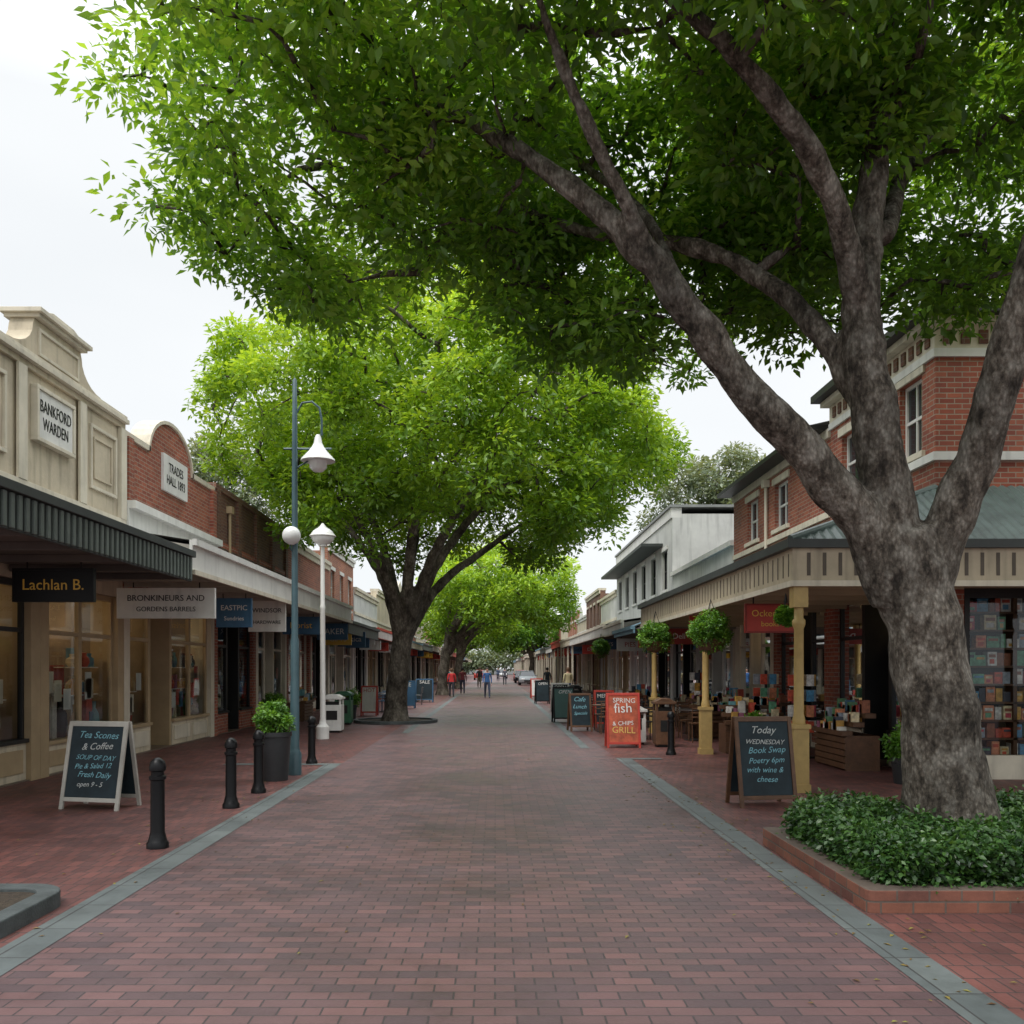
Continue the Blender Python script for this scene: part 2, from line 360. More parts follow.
# ---------------------------------------------------------------- trees
BARK=barkmat('plane_tree_bark',(.04,.033,.026),(.14,.117,.093),(.3,.275,.235),3.6)
BARK2=barkmat('grey_bark',(.065,.052,.04),(.15,.125,.1),(.27,.235,.19),1.8)
LF1=leafmat('near_leaf',(.06,.15,.018),(.14,.31,.032),(.30,.50,.07),.5)
LF2=leafmat('bright_leaf',(.12,.25,.02),(.30,.49,.035),(.48,.66,.09),.4)
LF3=leafmat('gum_leaf',(.1,.14,.09),(.17,.22,.13),(.27,.32,.2),.3)
LIT=leafmat('litter_leaf',(.1,.05,.02),(.2,.13,.04),(.25,.25,.06),.1)
def P(px,py,Y,r): return ((px-495)/900*Y,Y,1.75+(668-py)/900*Y,r*.84)
T0=(3.92,7.8,.1)
limbs=[
 [(3.98,7.8,.05,.53),(3.95,7.8,.45,.40),(3.86,7.8,1.1,.33),(3.75,7.8,1.9,.31),(3.6,7.8,2.6,.315),(3.52,7.8,2.95,.265)],
 [P(895,600,7.8,.25),P(860,520,7.75,.23),P(770,415,7.6,.19),P(700,325,7.5,.165),P(640,248,7.5,.145),P(565,182,7.7,.11),P(470,120,8.2,.075),P(380,60,8.8,.04)],
 [P(905,600,7.8,.27),P(888,500,7.8,.26),P(872,400,7.8,.225),P(860,300,7.9,.19),P(872,180,8.0,.15),P(885,60,8.1,.13),P(890,-120,8.4,.09),P(860,-260,8.8,.04)],
 [P(920,600,7.8,.26),P(950,520,7.7,.23),P(985,430,7.5,.2),P(1015,330,7.3,.18),P(1050,200,7.2,.14),P(1110,20,7.2,.1),P(1200,-150,7.3,.05)],
 [P(872,420,7.85,.13),P(825,340,8.1,.12),P(770,285,8.5,.11),P(690,245,9,.095),P(600,235,9.5,.08),P(510,212,10,.065),P(400,190,10.4,.045),P(300,150,10.8,.03)],
 [P(868,330,7.9,.15),P(845,240,7.6,.13),P(810,150,7.3,.11),P(740,60,7,.09),P(640,-30,6.8,.06),P(540,-120,6.6,.03)],
 [P(885,240,8,.1),P(905,170,8.8,.09),P(960,90,9.8,.07),P(1020,10,10.8,.04)],
 [P(655,265,7.5,.08),P(600,150,7.2,.065),P(560,60,7,.05),P(520,-60,6.8,.03)],
 [P(700,325,7.5,.07),P(640,210,8.6,.06),P(560,150,10,.05),P(480,90,11.5,.03)],
 [P(872,150,8,.09),P(850,60,9,.08),P(800,0,10.5,.06),P(740,-60,12,.03)],
 [P(1020,310,7.3,.1),P(1060,260,8.5,.09),P(1080,200,10.5,.06),P(1090,140,12.5,.03)],
 [P(560,225,9.8,.05),P(470,180,10.2,.045),P(380,100,10.2,.04),P(250,60,10,.03),P(160,50,9.8,.02)],
]
rg=np.random.default_rng(21)
XS=np.array([-3.9,-3.45,-2.9,-2.3,-1.6,-.7,.3,1.2,2.1,2.9,3.8,5,8,11])
ZB=np.array([ 6.9, 6.3,5.85,5.6,5.5,5.75,5.3,5.0,4.8,5.3,5.5,5.5,5.5,5.8])
attr=[]; vc=[]
while len(attr)<1330:
    x=rg.uniform(-4.6,10.5); y=rg.uniform(3.6,13.5); z=rg.uniform(4.6,12.2)
    u=(x-3.2)/7.7; v=(y-8.8)/5.
    q=u*u+v*v
    if q>1: continue
    k=max(1,y/9.3)
    zb=1.75+(np.interp(x/k,XS,ZB)-1.75)*k+.5*noise.noise(Vector((x*.9,y*.9,3)))
    if x<-3.75+.45*noise.noise(Vector((z*.8,y*.8,1))): continue
    if y<8.7: 
        zb+= (8.7-y)*.5+.35
        if x<-3.1: continue
    zt=6+5.6*math.sqrt(max(0,1-q))+.8*noise.noise(Vector((x*.5,y*.5,9)))
    if z<zb or z>zt: continue
    if z>zb+3.0 and rg.random()<.8: continue
    if noise.noise(Vector((x*.75,y*.75,z*.9)))<-.19: continue
    if x>4.5 and rg.random()<.45: continue
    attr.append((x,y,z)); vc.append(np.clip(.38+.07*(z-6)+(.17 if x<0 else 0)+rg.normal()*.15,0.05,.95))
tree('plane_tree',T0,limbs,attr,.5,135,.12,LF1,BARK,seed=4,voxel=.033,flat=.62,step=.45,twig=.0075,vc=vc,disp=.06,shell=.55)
def lobeattr(c,r,nl,per,lr,seed,low=1.0):
    rg=np.random.default_rng(seed); out=[];vc=[]; c=np.array(c); r=np.array(r)
    for i in range(nl):
        zz=1-2*(i+.5)/nl; a=i*2.39996+rg.normal()*.12
        if zz<-.78: continue
        s=math.sqrt(1-zz*zz); d=np.array([math.cos(a)*s,math.sin(a)*s,zz])
        k=1+.2*noise.noise(Vector(d*1.8)+Vector((seed,0,0)))+rg.normal()*.03
        lc=c+d*r*.86*k*np.array([1,1,low if zz<0 else 1]); L=lr*rg.uniform(.75,1.25); lv=rg.normal()*.07
        for j in range(per):
            dd=rg.normal(size=3)+d*.9+np.array([0,0,.45]); dd/=np.linalg.norm(dd)
            out.append(lc+dd*L*rg.uniform(.7,1)); vc.append(np.clip(.36+.27*dd[2]+.12*d[2]+lv+rg.normal()*.06,0,1))  # lobe shading put into the leaf colour: lighter on top, darker below
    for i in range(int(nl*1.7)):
        d=rg.normal(size=3); d/=np.linalg.norm(d); out.append(c+d*r*rg.uniform(.35,.78)*np.array([1,1,low*.8 if d[2]<0 else 1])); vc.append(.2)  # inner clumps get dark leaves, painting in the crown's inner shade
    return out,vc
def street_tree(name,x,y,h,c,r,nl,per,lr,seed,nleaf,Ln,lm,clr,voxel=.06,tr=.34,low=.8,reach=1.0):
    b0=(x,y,0); cz=c[2]
    L=[[(x,y,-.05,tr*1.6),(x,y,.35,tr*1.15),(x+.1,y,h*.5,tr),(x+.25,y,h,tr*.95)]]
    rg=np.random.default_rng(seed)
    for i in range(8):
        a=i/8*2*math.pi+rg.uniform(-.3,.3)
        k=rg.uniform(.5,.8)
        ex=c[0]+math.cos(a)*r[0]*k; ey=c[1]+math.sin(a)*r[1]*k; ez=cz+rg.uniform(-.35,.45)*r[2]
        if i in(2,6): ex=c[0]+rg.uniform(-1,1); ez=cz+r[2]*.6
        sx,sy=x+.25,y; 
        L.append([(x+.2,y,h*.8,tr*.62),(sx+(ex-sx)*.22,sy+(ey-sy)*.22,h+(ez-h)*.3,tr*.48),(sx+(ex-sx)*.6,sy+(ey-sy)*.6,h+(ez-h)*.66,tr*.32),(ex,ey,ez,tr*.1)])
    A,vc=lobeattr(c,r,nl,per,lr,seed,low)
    return tree(name,b0,L,A,clr,nleaf,Ln,lm,BARK2,seed=seed,voxel=voxel,flat=.75,step=.9,twig=.01,vc=vc,shell=.4)
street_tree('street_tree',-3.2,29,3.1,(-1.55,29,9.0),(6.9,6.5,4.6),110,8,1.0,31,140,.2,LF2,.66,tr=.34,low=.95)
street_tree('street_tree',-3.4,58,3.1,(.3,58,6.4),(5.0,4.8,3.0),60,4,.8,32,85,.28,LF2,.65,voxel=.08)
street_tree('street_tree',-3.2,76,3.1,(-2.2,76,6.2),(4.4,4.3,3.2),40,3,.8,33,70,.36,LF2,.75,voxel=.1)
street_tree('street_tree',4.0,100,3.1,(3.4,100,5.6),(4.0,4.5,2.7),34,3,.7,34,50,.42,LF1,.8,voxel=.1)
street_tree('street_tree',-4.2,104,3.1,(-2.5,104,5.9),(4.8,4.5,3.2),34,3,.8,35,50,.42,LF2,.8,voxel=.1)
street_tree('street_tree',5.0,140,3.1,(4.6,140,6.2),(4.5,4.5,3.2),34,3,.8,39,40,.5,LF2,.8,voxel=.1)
street_tree('gum_tree',17,74,7,(18.5,74,14.2),(5.6,4.5,4.6),34,4,1.4,36,110,.4,LF3,1.1,voxel=.1)
street_tree('gum_tree',24,80,6,(24.5,80,13.5),(5,4.5,4.6),34,3,1.4,37,90,.4,LF3,1.1,voxel=.1)
street_tree('gum_tree',-19,60,6,(-18.8,60,12.6),(3.6,4,4),30,3,1.1,38,110,.34,LF3,1.0,voxel=.1)
A=[];rg=np.random.default_rng(50)
for i in range(420):
    x=rg.uniform(-38,38); A.append((x,236+rg.uniform(-6,6),rg.uniform(.5,1)*(8+3.5*noise.noise(Vector((x*.1,0,0))))*rg.random()**.35))
leaves('distant_trees',A,2.6,55,1.0,LF3,seed=51)
A=[]
for i in range(420):
    r_=rg.random()
    if r_<.5: A.append((2.45+rg.normal()*.35,rg.uniform(3.5,15),.016))
    elif r_<.75: A.append((-3.2+rg.normal()*.4,rg.uniform(4,20),.016))
    else: A.append((rg.uniform(-6,6),rg.uniform(3,26),.016))
leaves('fallen_leaves',A,.01,1,.045,LIT,seed=77,flat=.1,upb=6)
# ---------------------------------------------------------------- buildings
GOODC=[M('goods_%d'%i,c,.6,.25,8) for i,c in enumerate([(.5,.08,.05),(.55,.45,.28),(.08,.2,.3),(.7,.68,.6),(.12,.28,.14),(.5,.28,.06),(.05,.05,.06),(.35,.12,.2),(.14,.35,.38),(.7,.6,.4)])]
BULB=M('warm_bulb',(1,.72,.4),.5,.0,emit=22)
def wall_open(b,part,mat,y0,y1,z0,z1,ops,v0=0,v1=.35):
    ys=sorted({y0,y1,*[o[0] for o in ops],*[o[1] for o in ops]}); zs=sorted({z0,z1,*[o[2] for o in ops],*[o[3] for o in ops]})
    for i in range(len(ys)-1):
        ym=(ys[i]+ys[i+1])/2; st=None
        for j in range(len(zs)-1):
            zm=(zs[j]+zs[j+1])/2
            if any(o[0]<ym<o[1] and o[2]<zm<o[3] for o in ops): continue
            b.v(part,mat,v0,v1,ys[i],ys[i+1],zs[j],zs[j+1])
def window(b,y0,y1,z0,z1,fr,sur=None,arch=False):
    t=.06
    b.v('window_frames',fr,.1,.17,y0,y0+t,z0,z1); b.v('window_frames',fr,.1,.17,y1-t,y1,z0,z1)
    b.v('window_frames',fr,.1,.17,y0+t,y1-t,z0,z0+t); b.v('window_frames',fr,.1,.17,y0+t,y1-t,z1-t,z1)
    zm=(z0+z1)/2; b.v('window_frames',fr,.105,.165,y0+t,y1-t,zm-.025,zm+.025)
    ymid=(y0+y1)/2; b.v('window_frames',fr,.107,.163,ymid-.02,ymid+.02,z0+t,zm-.025); b.v('window_frames',fr,.107,.163,ymid-.02,ymid+.02,zm+.025,z1-t)
    b.v('window_panes',DGLASS,.135,.16,y0+t,y1-t,z0+t,z1-t)
    b.v('curtains',WHITE,.131,.134,y0+t,y0+t+.22,z0+t,z1-t)
    if sur:
        b.v('window_surrounds',sur,-.06,.09,y0-.12,y1+.12,z0-.1,z0-.002); b.v('window_surrounds',sur,-.04,.08,y0-.12,y1+.12,z1+.002,z1+.16)
def items(b,v0,v1,y0,y1,zb,n,h=.9,part='window_display'):
    for i in range(n):
        w=R.uniform(.08,.26); d=R.uniform(.06,.2); hh=R.uniform(.15,h); y=R.uniform(y0+.05,max(y0+.06,y1-w-.05)); v=R.uniform(v0,v1)
        m=R.choice(GOODC)
        if R.random()<.5: b.v(part,m,v,v+d,y,y+w,zb,zb+hh)
        else: b.lathe(part+'_round',m,b.xf+b.side*v,y+w/2,[(w*.3,zb),(w*.5,zb+hh*.3),(w*.45,zb+hh*.6),(w*.2,zb+hh*.8),(w*.25,zb+hh)],10)
def shopfront(b,y0,y1,bays,fr,riser,pier,det,zr=.55,top=3.1):
    pw=.28
    b.v('piers',pier,-.03,.5,y0+.004,y0+pw,0,top); b.v('piers',pier,-.03,.5,y1-pw,y1-.004,0,top)
    b.v('interior',INT,3,3.1,y0+.05,y1-.05,0.02,top); b.v('interior',INT,.5,3,y0+.01,y0+.06,.02,top); b.v('interior',INT,.5,3,y1-.06,y1-.01,.02,top)
    b.v('interior',FLOOR,.0,3,y0+.07,y1-.07,.0,.025); b.v('interior',WHITEW,.36,3,y0+.02,y1-.02,top,top+.08)
    a=y0+pw; W=(y1-y0-2*pw)/len(bays)
    for k in bays:
        c=a+W
        if k=='w':
            b.v('stall_riser',riser,.05,.24,a,c,.026,zr); b.v('sill',fr,.0,.26,a,c,zr,zr+.06)
            b.v('riser_panel',pier,.03,.049,a+.12,c-.12,.14,zr-.1)
            b.v('shop_frames',fr,.08,.16,a,a+.06,zr+.06,top); b.v('shop_frames',fr,.08,.16,c-.06,c,zr+.06,top)
            b.v('shop_frames',fr,.082,.158,a+.06,c-.06,2.3,2.37); b.v('shop_frames',fr,.082,.158,a+.06,c-.06,top-.1,top-.002)
            if W>1.5:
                m=(a+c)/2; b.v('shop_frames',fr,.084,.156,m-.025,m+.025,zr+.06,2.3)
            x=b.xf+b.side*.12
            b.poly('shop_glass',GLASS,[(x,a+.06,zr+.06),(x,c-.06,zr+.06),(x,c-.06,top-.1),(x,a+.06,top-.1)])
            b.v('display_shelf',TIMB,.27,.85,a+.05,c-.05,zr-.02,zr+.05)
            if det:
                items(b,.22,.5,a+.1,c-.1,zr+.05,det+4)
                if R.random()<.5: b.v('display_back',R.choice(GOODC),.9,.93,a+.3,c-.2,zr+.3,zr+1.3)
                for zz in (1.25,1.75):
                    if R.random()<.65:
                        b.v('display_shelf',WHITE,.3,.6,a+.1,c-.1,zz,zz+.02); items(b,.3,.42,a+.1,c-.1,zz+.02,7,.35)
                for q in range(3):
                    yy=R.uniform(a+.3,c-.3); z_=R.uniform(.1,.9); b.box('poster',R.choice([WHITE,CREAM2,REDS,BLUES,WHITE]),b.xf+b.side*.135,b.xf+b.side*.14,yy-.13,yy+.13,zr+z_,zr+z_+.36)
        else:
            b.v('shop_frames',fr,.08,.95,a,a+.07,.026,top-.002); b.v('shop_frames',fr,.08,.95,c-.07,c,.026,top-.002)
            d0=a+.07; d1=c-.07
            b.v('door',fr,.9,.95,d0,d0+.12,.03,2.1); b.v('door',fr,.9,.95,d1-.12,d1,.03,2.1); b.v('door',fr,.9,.95,d0+.12,d1-.12,.03,.4); b.v('door',fr,.9,.95,d0+.12,d1-.12,2.0,2.1); 
            b.v('door',fr,.9,.95,(d0+d1)/2-.05,(d0+d1)/2+.05,.4,2.0)
            b.v('door',STEEL,.84,.87,(d0+d1)/2+.07,(d0+d1)/2+.1,.9,1.3)
            x=b.xf+b.side*.925
            b.poly('door_glass',GLASS,[(x,d0+.12,.4),(x,d1-.12,.4),(x,d1-.12,2.0),(x,d0+.12,2.0)])
            b.poly('door_glass',GLASS,[(x,d0,2.12),(x,d1,2.12),(x,d1,top-.05),(x,d0,top-.05)])
        a=c
    if det>=5:
        for i in range(3):
            y=y0+(y1-y0)*(i+.5)/3
            b.lathe('pendant_bulb',BULB,b.xf+b.side*1.3,y,[(.02,2.55),(.09,2.6),(.09,2.7),(.02,2.75)],8)
            b.tube('pendant_cord',DARK,[(b.xf+b.side*1.3,y,2.75),(b.xf+b.side*1.3,y,3.1)],.008,5)
        for zz in (.5,.95,1.4,1.85):
            b.v('interior_shelves',TIMB,2.6,2.99,y0+.2,y1-.2,zz,zz+.03); items(b,2.6,2.75,y0+.2,y1-.2,zz+.03,int((y1-y0)*4.5),.36,'shelf_goods')
    if det:
        for i in range(det):
            y=R.uniform(y0+.4,y1-.9); b.v('interior_tables',R.choice(GOODC),1.6,2.1,y,y+R.uniform(.3,.7),.03,R.uniform(.6,1.2))
def awning(b,y0,y1,A,z0,z1,rise,fas,roof,soff=SOFF,slats=None,corr=False,lift=0):
    b.prism('awning_soffit',soff,[(-A,z0+.12),(-.01,z0+.12),(-.01,z1+rise-.08),(-A,z1-.08)],y0+.01,y1-.01)
    b.v('awning_fascia',fas,-A-.05,-A-.001,y0,y1,z0,z1)
    b.v('awning_gutter',fas,-A-.12,-A-.051,y0,y1,z1-.09,z1+.015)
    if slats:
        y=y0+.05
        while y<y1-.08:
            b.v('awning_slats',slats,-A-.085,-A-.052,y,y+.07,z0+.02,z1-.1); y+=.15
    n=int((y1-y0)/.04) if corr else 1
    V=[];F=[]
    for i in range(n+1):
        y=y0+(y1-y0)*i/n; dz=.012*math.sin(i*math.pi/2*1.0) if corr else 0
        V+=[(b.xf-b.side*(A+.06),y,z1-.03+dz+.02),(b.xf-b.side*.005,y,z1+rise+dz)]
    for i in range(n): F.append((2*i,2*i+1,2*i+3,2*i+2))
    b._a('awning_roof',roof,V,F)
    y=y0+.3
    while y<y1:
        b.v('awning_beams',soff,-A+.02,-.02,y,y+.06,z0+.02,z0+.119); y+=1.2
def body(b,y0,y1,H,wall,depth=10,roof=ROOFD,top=3.18):
    b.v('walls',wall,3.1,depth,y0+.004,y1-.004,0,H-.45)
    b.v('walls',wall,.351,3.099,y0+.004,y0+.22,top,H-.35); b.v('walls',wall,.351,3.099,y1-.22,y1-.004,top,H-.35)
    b.v('roof',roof,.352,3.09,y0+.221,y1-.221,H-.6,H-.5)
    b.v('roof',roof,3.1,depth+.1,y0+.004,y1-.004,H-.449,H-.38)
def downpipe(b,y,z0,z1,mat):
    x=b.xf-b.side*.07; b.tube('downpipe',mat,[(x,y,z0),(x,y,z1)],.04,8); b.v('rainwater_head',mat,-.16,-.002,y-.1,y+.1,z1,z1+.18)
def hsign(name,x0,x1,y,z0,z1,mat,tm,txt,size,w=1,hang=.3,frame=None,sub=None):
    xc=(x0+x1)/2; zc=(z0+z1)/2; b=B(name,(xc,y,zc)); W=(x1-x0)/2; Hh=(z1-z0)/2
    b.box('panel',mat,-W,W,-.03,.03,-Hh,Hh)
    f=frame or mat
    b.box('frame',f,-W-.03,W+.03,-.04,.04,Hh,Hh+.03); b.box('frame',f,-W-.03,W+.03,-.04,.04,-Hh-.03,-Hh); b.box('frame',f,-W-.03,-W,-.04,.04,-Hh,Hh); b.box('frame',f,W,W+.03,-.04,.04,-Hh,Hh)
    for q in(-.7,.7): b.tube('hangers',DARK,[(q*W,0,Hh+.03),(q*W,0,Hh+.03+hang)],.012,6)
    b.text('lettering',tm,txt,(0,-.034,.0 if not sub else .09*Hh*4),size,w=w)
    if sub: b.text('lettering_small',tm,sub,(0,-.034,-.45*Hh),size*.8)
    b.done(); return b
XL=-7.2; XR=6.9
b=B('cream_shop_building'); b.side=-1; b.xf=XL
y0,y1=10.0,17.4
shopfront(b,y0,14.2,['w','d','w'],DARK,CREAM,TAN,6,zr=.6); shopfront(b,14.2,y1,['w','w'],TAN,CREAM,TAN,7,zr=.5)
body(b,y0,y1,6.6,CREAM)
b.v('walls',CREAM,0,.35,y0,y1,3.105,6.35)
b.v('parapet',CREAM,-.06,.36,y0,y1,6.35,6.45); b.v('parapet',CREAM2,-.14,.42,y0,y1,6.45,6.53); b.v('parapet',CREAM2,-.1,.4,y0,y1,6.53,6.6)
b.v('string_course',CREAM2,-.08,-.001,y0,y1,4.45,4.6); b.v('string_course',CREAM,-.05,-.001,y0,y1,4.25,4.45)
pp=[(13.15,6.6)]
for i in range(7): a=i/6*math.pi/2; pp.append((13.2+.75*math.sin(a),7.1-.45*math.cos(a)))
pp+=[(14.0,7.2),(15.55,7.2)]
for i in range(7): a=math.pi/2-i/6*math.pi/2; pp.append((16.35-.75*math.sin(a),7.1-.45*math.cos(a)))
pp+=[(16.4,6.6)]
b.prism('pediment',CREAM,pp,-.04,.34,'v')
b.v('pediment_cap',CREAM2,-.14,.42,13.95,15.6,7.2,7.26); b.v('pediment_cap',CREAM2,-.2,.46,13.88,15.67,7.26,7.33)
b.prism('pediment_cap',CREAM2,[(14.1,7.33),(15.45,7.33),(15.1,7.42),(14.4,7.42)],-.14,.4,'v')
for (a,c) in [(13.45,13.7),(15.45,15.7)]: b.v('pilasters',CREAM2,-.09,-.041,a,c,4.6,6.34)
def panel(b,mat,a,c,z0,z1,t=.06,d=-.05):
    b.v('mouldings',mat,d,-.001,a,c,z0,z0+t); b.v('mouldings',mat,d,-.001,a,c,z1-t,z1); b.v('mouldings',mat,d,-.001,a,a+t,z0+t,z1-t); b.v('mouldings',mat,d,-.001,c-t,c,z0+t,z1-t)
panel(b,CREAM2,10.4,13.2,4.9,6.1); panel(b,CREAM2,15.95,17.05,4.95,6.1); panel(b,CREAM,16.12,16.88,5.15,5.9,.04,-.03)
b.v('pilasters',CREAM2,-.09,-.001,17.15,17.398,4.6,6.34)
b.v('sign_panel',WHITE,-.09,-.002,14.0,15.15,5.35,6.1); panel(b,CREAM2,13.94,15.21,5.29,6.16,.06,-.12)
b.text('sign_lettering',DARK,'BANKFORD\nWARDEN',(XL+.095,14.575,5.72),.27,(math.pi/2,0,math.pi/2),w=.72)
panel(b,CREAM2,14.1,15.45,6.65,7.08,.05,-.07)
awning(b,y0-3,14.7,2.2,3.16,3.64,.5,CHAR,ROOFD,soff=M('dark_soffit',(.12,.11,.1),.8),slats=GREYG)
b.done(.006)
hsign('hanging_sign_board',-6.55,-5.5,12.3,2.68,3.08,BLACK,GOLD,'Lachlan B.',.21,frame=BLACK,hang=.12)
hsign('hanging_sign_board',-6.68,-5.0,16,2.66,3.14,WHITE,DARK,'BRONKINEURS AND',.15,sub='GORDENS BARRELS',hang=.1)
hsign('hanging_sign_board',-5.72,-5.05,18.6,2.62,3.16,BLUES,WHITE,'EASTPIC',.15,sub='Sundries',hang=.1)
hsign('hanging_sign_board',-5.88,-5.05,21.6,2.65,3.35,WHITE,DARK,'WINDSOR',.15,sub='HARDWARE',hang=.1)
hsign('hanging_sign_board',-6.1,-5.1,26,2.75,3.2,BLUES,GOLD,'Florist',.25,hang=.12)
hsign('hanging_sign_board',-6.1,-5.1,31,2.75,3.25,BLUES,WHITE,'BAKER',.28,hang=.12)
hsign('hanging_sign_board',-6.0,-5.0,34.5,2.6,3.1,BLUES,WHITE,'Optica',.28,hang=.12)
hsign('hanging_sign_board',-6.1,-5.1,38,2.75,3.3,WHITE,REDS,'CAFE',.3,hang=.12)
b=B('red_brick_shop_building'); b.side=-1; b.xf=XL
y0,y1=17.4,23
shopfront(b,y0,y1,['w','d','w','w'],TAN,CREAM,CREAM2,6); body(b,y0,y1,6.4,BRK)
b.v('walls',BRK,0,.35,y0+.004,y1-.004,3.105,6.25)
b.v('parapet',CREAM2,-.05,.4,y0+.004,18.7,6.25,6.36); b.v('parapet',CREAM2,-.05,.4,21.3,y1-.004,6.25,6.36)
arc=[(20+1.3*math.cos(math.pi*i/16),6.25+.85*math.sin(math.pi*i/16)) for i in range(17)]
b.prism('pediment',BRK,arc[::-1],0,.34,'v')
cap=[(20+1.38*math.cos(math.pi*i/16),6.25+.92*math.sin(math.pi*i/16)) for i in range(17)]
for i in range(16): b.prism('pediment_cap',CREAM2,[arc[i],cap[i],cap[i+1],arc[i+1]],-.05,.4,'v')
b.v('sign_panel',WHITE,-.06,-.002,19.4,20.9,5.6,6.4)
b.text('sign_lettering',DARK,'TRADES\nHALL 1893',(XL+.065,20.15,6.0),.28,(math.pi/2,0,math.pi/2),w=.9)
b.v('cornice',WHITE,-.25,-.001,y0+.01,y1-.01,4.85,5.0); b.v('cornice',WHITE,-.12,-.001,y0+.01,y1-.01,4.4,4.85)
for yy in(17.45,22.7): b.v('brick_piers',BRK,-.1,-.001,yy,yy+.27,5.0,6.25)
b.done()
b=B('brown_brick_shop_building'); b.side=-1; b.xf=XL
y0,y1=23,31
shopfront(b,y0,27,['w','d','w'],DARK,BRK,BRK,4); shopfront(b,27,y1,['w','d','w'],CREAM2,CREAM,CREAM2,3); body(b,y0,y1,6.5,BRKB)
b.v('walls',BRKB,0,.35,y0+.004,y1-.004,3.105,6.35); b.v('parapet',BRKB,-.07,.4,y0+.004,y1-.004,6.35,6.5)
for k in range(5): b.v('brick_piers',BRKB,-.08,-.001,23.1+1.9*k,23.4+1.9*k,4.3,6.349)
b.v('string_course',BRK,-.05,-.001,y0+.01,y1-.01,4.9,5.05); downpipe(b,24.2,3.9,5.9,TAN)
b.done()
b=B('white_street_awning'); b.side=-1; b.xf=XL
awning(b,14.72,31,2.2,3.3,3.85,.35,WHITE,PALER,soff=M('pale_soffit',(.4,.37,.32),.8))
b.v('lower_trim',CREAM2,-2.3,-2.251,14.72,31,3.28,3.36)
b.done()
cols=[(BRK,CREAM2),(BRKO,WHITE),(WHITEW,CREAM2),(CREAM,CREAM2),(BRKB,CREAM2),(BRK,WHITE),(CREAM,WHITE)]
faw=[WHITE,CHAR,CREAM2,BLUEA,REDS,CREAM2,GREYG]
def farshop(side,xf,y0,y1,H,wall,trim,aw,twos,k,A,posts=False,ped=False):
    b=B('shop_building'); b.side=side; b.xf=xf
    nb=max(1,round((y1-y0)/5)); w=(y1-y0)/nb
    for i in range(nb): shopfront(b,y0+i*w,y0+(i+1)*w,['w','d','w'],R.choice([DARK,CREAM2,TAN]),R.choice([CREAM,wall]),R.choice([trim,wall]),2 if y0<50 else 0)
    body(b,y0,y1,H,wall)
    ops=[]
    if twos:
        n=int((y1-y0)/2.2)
        for i in range(n):
            yc=y0+(i+.5)*(y1-y0)/n; ops.append((yc-.45,yc+.45,4.6,6.1 if H>6.8 else 5.7))
    wall_open(b,'walls',wall,y0+.004,y1-.004,3.105,H-.15,ops)
    for o in ops: window(b,*o,WHITE,trim)
    b.v('parapet',trim,-.14,.4,y0+.004,y1-.004,H-.15,H); b.v('parapet',trim,-.07,-.001,y0+.01,y1-.01,H-.35,H-.15)
    if ped:
        m=(y0+y1)/2; b.prism('pediment',trim,[(m-1.6,H),(m+1.6,H),(m+1.2,H+.5),(m,H+.9),(m-1.2,H+.5)],-.05,.35,'v')
    if not twos: b.v('string_course',trim,-.06,-.001,y0+.01,y1-.01,4.5,4.65)
    awning(b,y0+.01,y1-.01,A,2.95+.1*(k%3),3.4+.1*(k%3),.4,aw,R.choice([ROOFM,ROOFD,PALER]),slats=trim if k%2 else None)
    if posts:
        y=y0+.3
        while y<y1:
            b.v('awning_posts',R.choice([CREAM2]),-A+.02,-A+.12,y,y+.1,0,3.1); y+=3.2
    b.done(.0)
    if y0<95:
        xs=xf-side*(A-.5)
        for q in range(2): hsign('hanging_sign_board',xs-.45,xs+.45,y0+1.5+q*(y1-y0)/2+R.uniform(-.5,.5),2.6,2.95,R.choice([REDS,REDS,BLUES,WHITE,GOLD]),R.choice([DARK,CREAM2]),R.choice(['CAFE','SHOES','GIFTS','BOOKS','DELI']),.24,hang=.1)
ys=31; k=0
for w,H in [(8,6.3),(7,7.2),(9,5.9),(8,6.6),(10,7.4),(9,6),(11,6.8),(12,6.2),(14,7.2),(16,6.4),(16,6.8),(20,6),(24,7)]:
    wl,tr=cols[(k)%7]; farshop(-1,XL-.05*(k%2),ys,ys+w,H,wl,tr,faw[(k*3+1)%7],H>6.7,k,2.1,ped=(k%3==1)); ys+=w; k+=1
ys=51; k=1
for w,H in [(8,6.2),(9,7.0),(8,5.8),(9,6.8),(10,6.2),(11,7.2),(12,6.2),(14,6.8),(16,6.4),(16,7),(20,6),(24,7)]:
    wl,tr=cols[(k*2)%7]; farshop(1,XR+.05*(k%2),ys,ys+w,H,wl,tr,faw[(k*2)%7],H>6.7,k,2.6,posts=True,ped=(k%3==0)); ys+=w; k+=1
